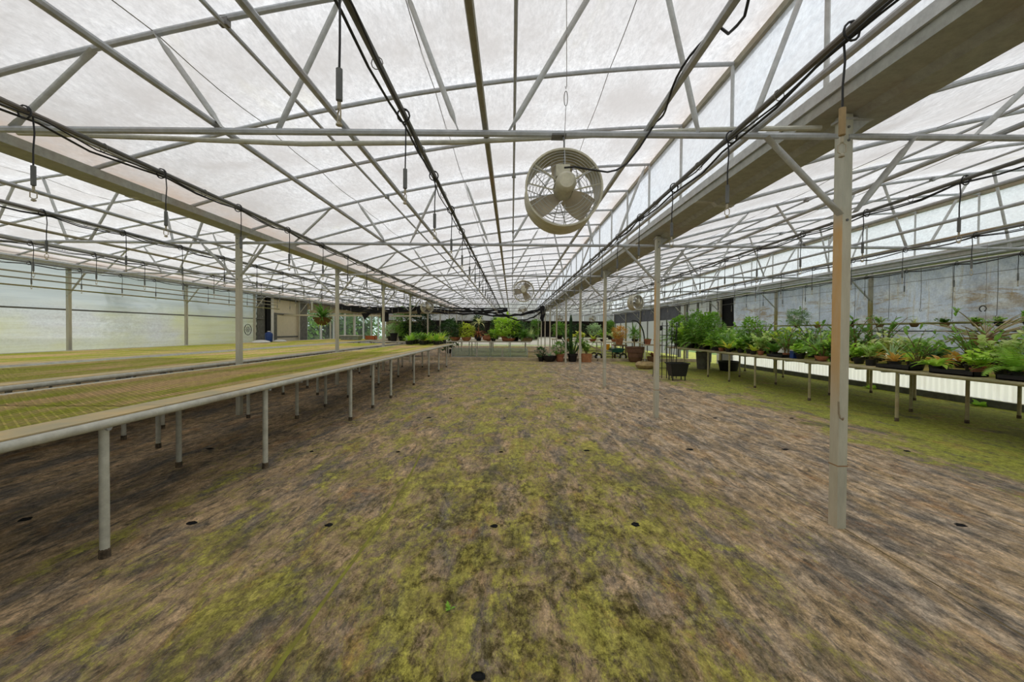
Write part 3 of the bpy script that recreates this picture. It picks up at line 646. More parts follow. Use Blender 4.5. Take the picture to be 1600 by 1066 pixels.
# ------------------------------------------------------------------ fans
def fan_parts():
    P = {}
    b = MB(); r = .247; D = .24
    b.lathe([(r + .008, -.004), (r + .008, .004), (r, .012), (r - .004, D * .5), (r, D - .01), (r + .006, D), (r - .004, D + .002), (r - .010, D * .5), (r - .006, .01), (r - .004, -.004), (r + .008, -.004)], 40, axis='Y', caps=False)
    P['drum'] = b.mesh('drum', M['fan'])
    for nm, y, bulge, nring in (('rear_guard', D, .05, 12), ('front_guard', 0, -.05, 12)):
        b = MB()
        for q in range(1, nring + 1):
            rad = r * q / nring; yy = y + bulge * (1 - (q / nring) ** 2)
            if nm == 'front_guard' and q < 7: continue
            b.tube([(rad * math.cos(2 * PI * j / 32), yy, rad * math.sin(2 * PI * j / 32)) for j in range(32)], .0017, 4, closed=True)
        ns = 12 if nm == 'rear_guard' else 6
        for q in range(ns):
            a = 2 * PI * (q + .5) / ns
            b.tube([(r * f * math.cos(a), y + bulge * (1 - f * f), r * f * math.sin(a)) for f in ((.06, .4, .7, 1) if ns == 12 else (.5, .7, 1))], .003, 5)
        P[nm] = b.mesh(nm, M['strut'])
    b = MB().lathe([(.0, -.02), (.03, -.02), (.034, 0), (.034, .05), (.02, .06), (0, .06)], 12, (0, .13, 0), 'Y'); P['hub'] = b.mesh('hub', M['darkpipe'])
    b = MB(); vs = []
    for i, f in enumerate(np.linspace(.12, .92, 7)):
        wdt = .045 + .045 * math.sin(PI * min(1, f * .75)); tw = math.radians(48 - 26 * f)
        for s_ in (-1, -.33, .33, 1):
            xx = s_ * wdt; yv = xx * math.sin(tw) - .012 * (1 - s_ * s_); vs.append((xx * math.cos(tw), .15 + yv, f * (r - .01)))
    k = len(vs); vs2 = [(x, y + .003, z) for x, y, z in vs]
    fs = [(i * 4 + j, i * 4 + j + 1, (i + 1) * 4 + j + 1, (i + 1) * 4 + j) for i in range(6) for j in range(3)]
    b.add(vs, fs); b.add(vs2, [f[::-1] for f in fs]); P['blade'] = b.mesh('blade', M['blade'])
    b = MB().lathe([(.0, -.13), (.045, -.13), (.062, -.115), (.066, -.09), (.066, .07), (.055, .09), (.02, .10), (0, .10)], 16, axis='Y')
    b.box(-.06, .03, -.06, .07, .05, .125)
    for a in range(8): b.tube([(.067 * math.cos(a * PI / 4), -.08, .067 * math.sin(a * PI / 4)), (.067 * math.cos(a * PI / 4), .06, .067 * math.sin(a * PI / 4))], .004, 4)
    P['motor'] = b.mesh('motor', M['fan'])
    b = MB()
    for a in (.6, 2.5): b.tube([(.06 * math.cos(a), -.02, .06 * math.sin(a)), ((r) * math.cos(a), .01, r * math.sin(a))], .007, 6)
    b.tube([(-.06, -.0, -.02), (-r, .01, .03)], .005, 5); b.tube([(.06, 0, -.02), (r, .01, .03)], .005, 5)
    P['motor_bracket'] = b.mesh('motor_bracket', M['fan'])
    b = MB().tube([(0, .02, .10), (0, .02, .30), (0, .06, .345), (0, .10, .372)], .006, 6).box(-.075, .02, .06, .14, .366, .378)
    P['hanger'] = b.mesh('hanger', M['darkpipe'])
    return P
FP = fan_parts()
def fan(x, y, z, label, rot=0., sc=1., spin=0.):
    t = thing('circulation_fan', label, 'fan', (x, y, z), rot, 'circulation fans under the roof'); t.scale = (sc,) * 3
    for nm in ('drum', 'rear_guard', 'front_guard', 'hub', 'motor', 'motor_bracket', 'hanger'): obj(nm, FP[nm], t)
    for q in range(3):
        o = obj('blade', FP['blade'], t); o.rotation_euler = (0, spin + 2 * PI * q / 3, 0)
    return t
fan(.335, 2.68, 2.287, 'large round basket fan with tan blades hanging from the nearest truss', spin=.0)
fan(.28, 9.88, 2.31, 'round basket fan hanging under the middle bay behind the nearest one', spin=.5)
fan(.55, 20.68, 2.33, 'small distant round fan in the middle bay above the black bundle', spin=.9)
fan(-3.5, 17.08, 2.3, 'blurred brownish round fan near the far end of the left post row', rot=.5)
fan(4.15, 13.48, 2.30, 'round cage fan hanging under the right bay beyond the second post', rot=.5)
fan(6.2, 31.48, 2.31, 'tiny far fan under the right bay before the white band, right one', spin=.4)
fan(3.7, 31.48, 2.31, 'tiny far fan under the right bay before the white band, left one')
fan(-.75, 31.48, 2.31, 'tiny far fan in the middle bay before the white band')
b = MB().tube([(.355, 2.82, 3.80), (.355, 2.75, 2.98), (.35, 2.75, 2.96), (.345, 2.75, 2.98)], .0025, 5)
b.tube([(.35 + .012 * math.cos(a) , 2.75, 2.90 + .05 * math.sin(a)) for a in np.linspace(0, 2 * PI, 12, endpoint=False)], .0028, 5, closed=True)
b.tube([(.35, 2.75, 2.85), (.335, 2.70, 2.54)], .002, 5)
tag(obj('chain_hook', b, mat=M['wire']), 'thin wire with long chain link holding up the nearest fan', 'wire')

# ------------------------------------------------------------------ benches
def pipe_bench(label, x0, x1, y0, y1, legs, top=.80, lattice_to=0, plen=2.42, legr=.024, edge=.16, front=1, moss=None, back_rail=True):
    t = thing('plant_bench', label, 'bench', ((x0 + x1) / 2, y0, 0), group='long pipe-framed plant benches'); ox = (x0 + x1) / 2
    rm = moss or M['galv2']
    fx = x1 if front > 0 else x0; bx = x0 if front > 0 else x1
    obj('frame_rail', MB().tube([(fx - ox, 0, top - .022), (fx - ox, y1 - y0, top - .022)], .026, 10), t, mat=rm)
    obj('frame_rail', MB().tube([(bx - ox, 0, top - .022), (bx - ox, y1 - y0, top - .022)], .026, 8), t, mat=rm)
    cb = MB().tube([(x0 - ox, 0, top - .05), (x1 - ox, 0, top - .05)], .018, 6).mesh('cross_bearer', M['galv'])
    lm = MB().tube([(0, 0, .05), (0, 0, top - .04)], legr, 10).mesh('leg', moss or M['galv2']); fm = MB().lathe([(legr + .004, 0), (legr + .004, .045), (legr, .055)], 10).mesh('foot', M['footm'])
    ys = sorted(set(round(b, 1) for a, b in legs))
    for y in ys: obj('cross_bearer', cb, t, (0, y - y0, 0))
    for lx, ly in legs:
        o = obj('leg', lm, t, (lx - ox, ly - y0, 0)); f = obj('foot', fm, o)
    y = y0; i = 0; pd = None
    while y < y1 - .2:
        L = min(plen, y1 - y)
        b = MB(); nx, nyy = 8, 10; xa, xb = min(bx, fx) + .02, max(bx, fx) - .02
        rr = random.Random(i + int(x0 * 10)); a1, a2 = rr.uniform(.004, .012), rr.uniform(0, 6)
        vs = [(xa + (xb - xa) * p / nx - ox, .006 + (L - .012) * q / nyy, top - .008 - a1 * math.sin(PI * p / nx) * (1 + .4 * math.sin(q + a2))) for q in range(nyy + 1) for p in range(nx + 1)]
        b.add(vs, [(q * (nx + 1) + p, q * (nx + 1) + p + 1, (q + 1) * (nx + 1) + p + 1, (q + 1) * (nx + 1) + p) for q in range(nyy) for p in range(nx)])
        obj('top_panel', b, t, (0, y - y0, 0), mat=M['bench'] if y < lattice_to else M['lattice'])
        if y < lattice_to:
            b = MB(); cell = .05; rows_ = int((xb - xa - edge) / .034); vs = []; fs = []
            for r_ in range(rows_):
                X = (xa if front > 0 else xa + edge) + .03 + r_ * .034; k = int(L / cell * 2)
                for q in range(k):
                    off = .017 * (1 if (q + r_) % 2 else -1); zz = top + .001 - a1 * .8 * math.sin(PI * (X - xa) / (xb - xa))
                    for e in (-.008, .008): vs.append((X + off + e - ox, q * cell / 2, zz + (.003 if (q + r_) % 2 else 0)))
                base = len(vs) - 2 * k
                fs += [(base + 2 * q, base + 2 * q + 1, base + 2 * q + 3, base + 2 * q + 2) for q in range(k - 1)]
            b.add(vs, fs); obj('expanded_metal', b, t, (0, y - y0, 0), mat=M['lattice'], smooth=False)['kind'] = 'stuff'
        # flat sheet edge strip beside the rail
        ea, eb = (fx - edge, fx - .045) if front > 0 else (fx + .045, fx + edge)
        obj('edge_strip', MB().box(ea - ox, eb - ox, .004, L - .004, top - .004, top + .004), t, (0, y - y0, 0), mat=M['benchedge'], smooth=False)
        y += plen; i += 1
    return t
la = [(-2.385, y) for y in (2.40, 3.97, 6.07, 7.05, 8.1, 10.0, 11.8, 13.4, 15.0)] + [(-3.23, y) for y in (2.35, 3.98, 6.17, 7.12, 8.11, 9.96, 11.68, 13.4, 14.83)] + [(-3.98, y) for y in (2.4, 4.62, 6.2, 8.41, 10, 11.6, 13.4, 14.9)] + [(-2.385, .4), (-3.23, .4), (-3.98, .4), (-2.385, -1.4), (-3.98, -1.4)]
pipe_bench('long empty mossy bench with bright pipe rail beside the aisle on the left', -4.06, -2.35, -2.0, 16.6, la, lattice_to=8, edge=.26, top=.815)
lb = [(xx, y) for xx in (-4.68, -5.8, -6.72) for y in (.4, 2.3, 3.6, 4.95, 5.5, 7.0, 8.4, 9.4, 11, 12.6, 14.2, 16)]
pipe_bench('empty green mesh bench just beyond the left row of posts', -6.80, -4.62, -2.0, 16.9, lb, lattice_to=7, edge=.28, top=.81)
lc = [(xx, y) for xx in (-7.06, -8.6, -10.1) for y in (1, 3, 5, 7, 9, 11, 13, 15, 17, 19, 21, 23)]
pipe_bench('furthest left mossy bench running beside the sheet wall', -10.25, -6.98, -2.0, 24.0, lc, edge=.3, top=.82)
lr = [(5.92, y) for y in (4.4, 6.25, 8.1, 9.92, 11.1, 12.3, 14.0, 15.3)] + [(6.87, y) for y in (4.2, 6.13, 7.0, 8.8, 10.6, 12.3, 14.3)] + [(8.12, y) for y in (4.5, 6.5, 8.2, 9.2, 10.4, 12.2, 14.2)] + [(5.92, 2.4), (6.87, 2.4), (8.12, 2.4), (5.92, .6), (8.12, .6), (5.92, -1), (8.12, -1)]
pipe_bench('long bench crowded with potted plants along the right wall', 5.90, 8.20, -1.6, 15.6, lr, edge=.3, top=.79, front=-1, moss=galv('weathered_bench_pipe', (158, 150, 118), .5, .6, .5, .1))
def far_bench(label, x0, x1, y0, y1, top=.80, step=1.05):
    t = thing('plant_table', label, 'bench', ((x0 + x1) / 2, y0, 0), group='far plant tables'); ox = (x0 + x1) / 2
    obj('tabletop', MB().box(x0 - ox, x1 - ox, 0, y1 - y0, top - .05, top), t, mat=M['benchedge'], smooth=False)
    obj('frame_rail', MB().tube([(x0 - ox, -.02, top - .03), (x1 - ox, -.02, top - .03)], .025, 8), t, mat=M['galv2'])
    lm = MB().tube([(0, 0, 0), (0, 0, top - .05)], .024, 8).mesh('leg', M['galv2'])
    x = x0 + .08
    while x < x1:
        obj('leg', lm, t, (x - ox, .05, 0)); obj('leg', lm, t, (x - ox, y1 - y0 - .05, 0)); x += step
far_bench('far plant table across the middle aisle carrying potted shrubs', -3.3, .98, 20.9, 22.4)
far_bench('far plant table right of the aisle behind the green cart', 2.5, 6.9, 21.2, 22.6)
far_bench('second far plant table behind the first in the middle bay', -3.4, 1.7, 25.5, 27.0)
far_bench('far low plant table in the left bay beneath the dark bundle', -7.0, -4.2, 20.2, 22.0, .78)
far_bench('distant plant table in the right bay near the far wall', 2.8, 7.6, 27.5, 29.0)
# clear green screens standing below the far table
for i, xx in enumerate((-3.05, -1.75, -.45)):
    t = thing('clear_screen', 'low greenish clear sheet under the far table, %s of three' % ('left', 'middle', 'right')[i], 'screen', (xx, 20.75, 0), group='clear sheets under the far table')
    obj('sheet', MB().box(0, 1.25, -.005, .005, .02, .46), t, mat=M['screen'], smooth=False)
    obj('frame', MB().box(0, 1.27, -.012, .012, 0, .02).box(0, 1.27, -.012, .012, .45, .47).box(0, .02, -.012, .012, 0, .47).box(1.25, 1.27, -.012, .012, 0, .47), t, mat=M['strut'], smooth=False)

# ------------------------------------------------------------------ black bundle, beams, wall pipes
pts = []
def sagline(p0, p1, sag, n=14, ph=0):
    return [tuple(Vector(p0).lerp(Vector(p1), i / n) + Vector((0, .03 * math.sin(i * 1.7 + ph), -sag * 4 * (i / n) * (1 - i / n) + .02 * math.sin(i * 2.3 + ph)))) for i in range(n + 1)]
t = thing('rolled_shade_cloth', 'sagging black roll of shade cloth strung across the far end of the middle bay', 'shade cloth', (0, 18.6, 0))
b = MB()
for i, (z0, z1, sg, r_) in enumerate(((2.34, 2.30, .10, .05), (2.28, 2.24, .16, .04), (2.42, 2.36, .05, .03))): b.tube(sagline((-4.2, 0, z0), (-.2, .05, z1), sg, ph=i), [r_ * (1 + .25 * math.sin(j * 1.9 + i)) for j in range(15)], 9)
obj('roll', b, t, mat=M['cloth'])
b = MB()
for i, (z0, z1, sg, r_) in enumerate(((2.36, 2.42, .38, .045), (2.30, 2.34, .28, .03), (2.26, 2.28, .44, .03))): b.tube(sagline((-2.2 + .8 * i, 0, z0), (1.42, .05, z1), sg, ph=i * 2), [r_ * (1 + .3 * math.sin(j * 2.3 + i)) for j in range(15)], 9)
obj('roll', b, t, mat=M['cloth'])
obj('hanging_end', MB().tube([(1.35, 0, 2.48), (1.40, 0, 2.3), (1.42, .02, 2.1), (1.36, 0, 1.92), (1.40, 0, 1.78)], [.10, .13, .10, .09, .05], 9), t, mat=M['cloth'])
obj('hanging_end', MB().tube([(-4.25, 0, 2.42), (-4.2, 0, 2.25), (-4.22, .02, 2.05)], [.1, .12, .05], 9), t, mat=M['cloth'])
t = thing('rolled_shade_cloth', 'long dark shade roll sagging across the left bay above the tan beam', 'shade cloth', (0, 18.6, 0))
b = MB()
for i in range(3): b.tube(sagline((-8.0, 0, 2.46 - .05 * i), (-4.35, 0, 2.36 - .04 * i), .08 + .05 * i, ph=i * 1.3), [.05 * (1 + .4 * math.sin(j * 1.9 + i)) for j in range(15)], 8)
obj('roll', b, t, mat=M['cloth'])
t = thing('tan_beam', 'tan wooden beam crossing the left and middle bays below the dark roll', 'beam', (0, 18.85, 0))
obj('beam', MB().box(-9.3, -2.6, 0, .1, 2.10, 2.22), t, mat=M['beige'], smooth=False)
obj('beam', MB().box(-10.8, -4.3, .6, .68, 1.98, 2.05), t, mat=M['cream'], smooth=False)
for x in (-9.2, -7.6, -5.9, -4.4): obj('upright', MB().box(x - .03, x + .03, .02, .08, 2.22, 2.62), t, mat=M['galv2'], smooth=False)
tag(obj('hanging_rag', MB().add([(-6.9, 18.8, 2.1), (-6.45, 18.8, 2.12), (-6.75, 18.8, 1.80), (-6.9, 18.83, 2.1), (-6.45, 18.83, 2.12), (-6.75, 18.83, 1.80)], [(0, 1, 2), (5, 4, 3), (0, 3, 4, 1), (1, 4, 5, 2), (2, 5, 3, 0)]), mat=M['cloth']), 'pointed black rag hanging from the tan beam in the left bay', 'cloth')
tag(obj('hanging_rag', MB().box(-6.0, -5.65, 18.78, 18.82, 1.72, 2.12), mat=M['cloth'], smooth=False), 'square black cloth hanging from the tan beam in the left bay', 'cloth')
for i, (z, xx, m) in enumerate(((2.50, -10.15, M['brownpipe']), (2.39, -10.35, M['brownpipe']), (2.22, -10.2, M['mosspipe']))):
    long_pipe(xx, z, .016, m, YF, 18, '%s stained pipe hung beside the left sheet wall' % ('upper', 'middle', 'lowest greenish')[i], 'pipes beside the left wall')
long_pipe(-10.55, 2.98, .03, M['mosspipe'], YF, 34, 'mossy pipe along the lip of the left wall gutter', 'pipes beside the left wall')
long_pipe(8.55, 1.56, .022, M['mosspipe'], -1, 16.3, 'moss-covered pipe along the right wall holding small hanging plants', 'pipes beside the right wall')
long_pipe(8.78, 1.40, .012, M['black'], -1, 16.3, 'dark cable along the right wall just below the mossy pipe', 'pipes beside the right wall', 'cable')
long_pipe(8.45, 2.70, .025, M['galv2'], YF, 22, 'pale pipe tucked under the right wall gutter', 'pipes beside the right wall')
long_pipe(8.6, 2.46, .005, M['wire'], YF, 20, 'thin taut wire across the upper right curtain', 'pipes beside the right wall', 'wire')
# hanging wires in front of the right curtain
for i, (y, z, x) in enumerate([(5.2, 1.60, 8.3), (6.9, 1.62, 8.2), (7.7, 1.58, 8.3), (8.2, 1.8, 8.2), (9.0, 1.62, 8.3), (9.9, 1.60, 8.3), (10.9, 1.58, 8.2), (11.7, 1.55, 8.3), (12.6, 1.9, 8.2), (13.7, 1.6, 8.3), (6.2, 1.9, 8.1)]):
    b = MB().tube([(x, y, 2.68), (x + .01, y, (2.68 + z) / 2), (x, y, z + .05)], .005, 5); b.tube([(x, y + .02 * math.sin(a), z + .02 + .03 * math.cos(a)) for a in np.linspace(0, 5, 8)], .004, 5)
    tag(obj('hanging_wire', b, mat=M['darkpipe']), 'dark hooked wire hanging before the grey curtain, %s from the camera end' % ORD[[5.2, 6.2, 6.9, 7.7, 8.2, 9.0, 9.9, 10.9, 11.7, 12.6, 13.7].index(y)], 'wire', 'hooked wires before the right curtain')
tag(obj('hook_ring', MB().tube([(8.79, 7.62 + .055 * math.cos(a), 1.82 + .055 * math.sin(a)) for a in np.linspace(-1.2, 4.2, 12)], .009, 6), mat=M['black']), 'round black hook on the grey right curtain', 'hook')

# ------------------------------------------------------------------ plants
def blade(b, L, wd, az, el, droop, n=5, fold=.25, base=(0, 0, 0), tip=.12, prof=None):
    p = Vector(base); a = el; d = L / n; vs = []; ca, sa = math.cos(az), math.sin(az); side = Vector((-sa, ca, 0))
    for i in range(n + 1):
        f = i / n; ww = wd * (prof(f) if prof else (.45 + 1.3 * f if f < .4 else max(tip, (1 - f) / .6)))
        nrm = Vector((-ca * math.sin(a), -sa * math.sin(a), math.cos(a)))
        vs += [p - side * ww + nrm * ww * fold, p.copy(), p + side * ww + nrm * ww * fold]
        p = p + Vector((ca * math.cos(a), sa * math.cos(a), math.sin(a))) * d; a -= droop / n
    fs = []
    for i in range(n): q = i * 3; fs += [(q, q + 1, q + 4, q + 3), (q + 1, q + 2, q + 5, q + 4)]
    b.add(vs, fs); return p
def rosette(seed, n=22, L=.32, wd=.018, el=(.3, 1.4), droop=1.6, segs=5, prof=None):
    r = random.Random(seed); b = MB()
    for i in range(n):
        e = r.uniform(*el); blade(b, L * r.uniform(.7, 1.15), wd * r.uniform(.8, 1.2), i * 2.4 + r.uniform(-.3, .3), e, droop * r.uniform(.6, 1.3), segs, base=(r.uniform(-.02, .02), r.uniform(-.02, .02), 0), prof=prof)
    return b
oval = lambda f: max(.08, math.sin(PI * min(1, f * .96 + .04)) ** .8)
def leafy(seed, stems=9, H=.4, sp=.25, ls=.07, lw=.03, per=9, stem_r=.004, lean=.5):
    r = random.Random(seed); b = MB(); sb = MB()
    for s_ in range(stems):
        az = r.uniform(0, 2 * PI); ln = r.uniform(.05, lean); h = H * r.uniform(.6, 1.05); p = Vector((r.uniform(-.03, .03), r.uniform(-.03, .03), 0)); pts = [p.copy()]
        for i in range(5):
            d = Vector((math.cos(az) * math.sin(ln), math.sin(az) * math.sin(ln), math.cos(ln))); p = p + d * h / 5; pts.append(p.copy()); ln += .12
        sb.tube(pts, [stem_r * (1 - .12 * i) for i in range(6)], 4, caps=False)
        for k in range(per):
            f = .2 + .8 * (k + r.random()) / per; i = min(4, int(f * 5)); q = pts[i].lerp(pts[i + 1], f * 5 - i)
            blade(b, ls * r.uniform(.7, 1.3), lw * r.uniform(.8, 1.2), r.uniform(0, 2 * PI), r.uniform(-.1, 1.0), r.uniform(.3, 1.0), 3, .2, q, prof=oval)
    return b, sb
def bush(seed, rad=(.3, .3, .3), n=300, ls=.06, lw=.025, cz=None):
    r = random.Random(seed); b = MB(); sb = MB(); cz = cz if cz is not None else rad[2]
    for i in range(8):
        az = r.uniform(0, 2 * PI); sb.tube([(0, 0, 0), (math.cos(az) * rad[0] * .3, math.sin(az) * rad[1] * .3, cz * .6), (math.cos(az) * rad[0] * .7, math.sin(az) * rad[1] * .7, cz * 1.2)], [.01, .007, .003], 4)
    for i in range(n):
        d = Vector((r.gauss(0, 1), r.gauss(0, 1), r.gauss(0, 1))).normalized(); f = r.uniform(.5, 1) ** .7 * (1 + .22 * math.sin(3.1 * math.atan2(d.y, d.x) + seed) * math.cos(2.3 * d.z + seed) + .16 * math.sin(5 * d.z + 4 * d.x + seed * 2))
        q = Vector((d.x * rad[0] * f, d.y * rad[1] * f, cz + d.z * rad[2] * f))
        if q.z < .02: continue
        blade(b, ls * r.uniform(.6, 1.4), lw * r.uniform(.8, 1.2), math.atan2(d.y, d.x) + r.uniform(-1, 1), d.z * .8 + r.uniform(-.3, .5), .6, 2, .2, q, prof=oval)
    return b, sb
def fern(seed, n=16, L=.45, el=(.5, 1.3), droop=1.9, pin=.06, np_=14):
    r = random.Random(seed); b = MB()
    for i in range(n):
        az = i * 2.4 + r.uniform(-.2, .2); a = r.uniform(*el); p = Vector((0, 0, 0)); l = L * r.uniform(.7, 1.15); d = l / np_; dr = droop * r.uniform(.7, 1.2)
        for k in range(np_):
            v = Vector((math.cos(az) * math.cos(a), math.sin(az) * math.cos(a), math.sin(a))); p2 = p + v * d
            side = Vector((-math.sin(az), math.cos(az), 0)); f = k / np_; w_ = pin * math.sin(PI * (.12 + .86 * f)) + .008
            for s_ in (-1, 1):
                q = p + side * s_ * w_ + v * w_ * .35 + Vector((0, 0, -w_ * .25)); b.add([p, p + v * d * .75, q], [(0, 1, 2)])
            b.add([p - side * .002, p + side * .002, p2], [(0, 1, 2)])
            p = p2; a -= dr / np_
    return b
def pot_mesh(kind, r=.08, h=.12, m=None):
    b = MB()
    if kind == 'round': prof = [(r * .68, 0), (r * .74, h * .1), (r * .95, h * .78), (r * 1.06, h * .8), (r * 1.08, h), (r * .97, h), (r * .93, h * .85), (0, h * .84)]
    elif kind == 'bowl': prof = [(r * .5, 0), (r * .8, h * .25), (r, h * .7), (r * 1.05, h), (r * .96, h), (r * .9, h * .8), (0, h * .78)]
    else: prof = [(r * .85, 0), (r * .9, h * .5), (r, h), (r * .94, h), (r * .92, h * .9), (0, h * .88)]
    b.lathe(prof, 16); return b.mesh('pot', m)
PC = {}
def pot(kind, r, h, mk):
    key = (kind, round(r, 3), round(h, 3), mk)
    if key not in PC: PC[key] = (pot_mesh(kind, r, h, M[mk]), MB().lathe([(r * .93, h * .84), (r * .4, h * .9), (0, h * .91)], 12).mesh('soil', M['soil']))
    return PC[key]
FC = {}
def proto(key):
    if key in FC: return FC[key]
    kind, col, v = key; m = G[col]; sd = hash(kind) % 97 * 0 + v * 13 + len(kind); st = None
    if kind == 'strap': b = rosette(sd, 34, .36, .021, (.4, 1.4), 1.3)
    elif kind == 'broad': b = rosette(sd, 20, .30, .045, (.35, 1.4), 1.0, prof=oval)
    elif kind == 'spiky': b = rosette(sd, 34, .34, .011, (.1, 1.5), .5)
    elif kind == 'brom': b = rosette(sd, 18, .26, .022, (.35, 1.2), .9)
    elif kind == 'fern': b = fern(sd, 26, .45, (.5, 1.45), 1.6, .075, 16)
    elif kind == 'bigfern': b = fern(sd, 44, .95, (.5, 1.5), 1.6, .12, 20)
    elif kind == 'leafy': b, st = leafy(sd, 14, .40, .3, .08, .034, 11, .004, .65)
    elif kind == 'tallleafy': b, st = leafy(sd, 14, .75, .3, .12, .042, 16, .006, .5)
    elif kind == 'cane': b, st = leafy(sd, 12, .55, .2, .13, .022, 6, .007, .6)
    elif kind == 'low': b, st = leafy(sd, 16, .24, .2, .075, .034, 9, .003, 1.0)
    elif kind == 'bush': b, st = bush(sd, (.42, .42, .34), 800, .09, .040)
    elif kind == 'tallbush': b, st = bush(sd, (.4, .4, .6), 900, .10, .042)
    elif kind == 'smallbush': b, st = bush(sd, (.2, .2, .18), 320, .06, .028)
    FC[key] = (b.mesh('foliage', m), st.mesh('stems', M['stem']) if st and st.v else None)
    return FC[key]
def plant(name, label, key, loc, potk=('round', .08, .12, 'blackpot'), sc=1., rz=0., group='potted plants', cat='plant', sxy=None):
    t = thing(name, label, cat, loc, rz, group)
    if potk:
        p, s_ = pot(*potk); obj('pot', p, t); obj('soil', s_, t); z = potk[2] * .88
    else: z = 0
    f, st = proto(key); sv = (sxy or sc, sxy or sc, sc)
    o = obj('foliage', f, t, (0, 0, z)); o.scale = sv
    if st: o = obj('stems', st, t, (0, 0, z)); o.scale = sv
    return t
# separate-leaf plants for the nearest stretch of the right bench
LEAF = {}
def leafmesh(kind, col):
    k = (kind, col)
    if k not in LEAF:
        b = MB()
        if kind == 'broad': blade(b, .30, .045, 0, .9, 1.3, 7, .22, prof=oval)
        elif kind == 'strap': blade(b, .42, .020, 0, 1.1, 1.7, 8, .3)
        elif kind == 'lance': blade(b, .26, .03, 0, .7, .9, 6, .3)
        LEAF[k] = b.mesh('leaf', G[col])
    return LEAF[k]
def big_leaf_plant(name, label, kind, col, loc, potk, n, sc=1., group='potted plants', seed=0):
    r = random.Random(seed + 5); t = thing(name, label, 'plant', loc, 0, group); p, s_ = pot(*potk); obj('pot', p, t); obj('soil', s_, t)
    for i in range(n):
        o = obj('leaf', leafmesh(kind, col), t, (r.uniform(-.02, .02), r.uniform(-.02, .02), potk[2] * .86)); o.rotation_euler = (r.uniform(-.15, .15), r.uniform(-.45, .5), i * 2.4 + r.uniform(-.3, .3)); s_ = sc * r.uniform(.7, 1.2); o.scale = (s_,) * 3
    return t
RB = .80; ry = random.Random(21)
kinds = [('strap', 'mid', 'arching strap-leaved plant'), ('broad', 'bright', 'broad-leaved bright green plant'), ('leafy', 'mid', 'bushy leafy plant'), ('fern', 'fern', 'feathery light green fern'),
         ('brom', 'yellow', 'yellow-green rosette plant'), ('low', 'bright', 'low spreading leafy plant'), ('cane', 'mid', 'cane-stemmed orchid'), ('broad', 'dark', 'dark broad-leaved plant'),
         ('leafy', 'pale', 'pale variegated leafy plant'), ('spiky', 'grey', 'grey-green spiky plant'), ('brom', 'orange', 'orange-tinged rosette plant'), ('broad', 'mid', 'mid-green broad-leaved plant')]
names = {'strap': 'strap_leaf_plant', 'broad': 'broad_leaf_plant', 'leafy': 'leafy_plant', 'fern': 'potted_fern', 'brom': 'bromeliad', 'low': 'low_leafy_plant', 'cane': 'potted_orchid', 'spiky': 'spiky_plant'}
RN = [('aisle edge', 6.12), ('inner line', 6.62), ('middle line', 7.12), ('outer line', 7.62), ('wall edge', 8.02)]
for ri, (rn, bx) in enumerate(RN):
    y = 4.15 + .17 * ri; i = 0
    while y < 13.6:
        kd, col, ds = kinds[ry.randrange(len(kinds))]
        x = bx + ry.uniform(-.09, .09); yy = y + ry.uniform(-.07, .07); pk = ry.choice([('round', .085, .11, 'blackpot'), ('square', .08, .10, 'blackpot'), ('round', .09, .11, 'blackpot'), ('square', .075, .09, 'blackpot'), ('square', .085, .10, 'blackpot'), ('round', .075, .10, 'terra')])
        lab = '%s in a %s pot, right bench %s, %s from camera' % (ds, 'black' if pk[3] == 'blackpot' else 'terracotta', rn, ORD[i])
        sc = ry.uniform(1.25, 1.7) * (1.0 if ri else .88) * (.78 if y < 8 else 1)
        if y < 8.2 and ri < 4 and kd in ('strap', 'broad', 'brom'):
            big_leaf_plant(names[kd], lab, {'strap': 'strap', 'broad': 'broad', 'brom': 'lance'}[kd], col, (x, yy, RB), pk, 15 if kd != 'strap' else 18, sc * .95, 'plants on the right bench', int(y * 100) + ri)
        else: plant(names[kd], lab, (kd, col, ry.randrange(2)), (x, yy, RB), pk, sc, ry.uniform(0, 6), 'plants on the right bench')
        y += ry.uniform(.34, .46); i += 1
# seed trays at the front edge
for i, y in enumerate((5.5, 6.35, 9.2, 4.7)):
    t = thing('seedling_tray', 'shallow black tray on the aisle edge of the right bench, %s' % ('below the terracotta orchid', 'with small seedlings', 'further back', 'closest to camera')[i], 'tray', (6.02, y, RB), group='black trays on the right bench')
    b = MB().box(-.1, .1, -.28, .28, 0, .012).box(-.1, -.09, -.28, .28, 0, .06).box(.09, .1, -.28, .28, 0, .06).box(-.1, .1, -.28, -.27, 0, .06).box(-.1, .1, .27, .28, 0, .06); obj('tray', b, t, mat=M['blackpot'], smooth=False)
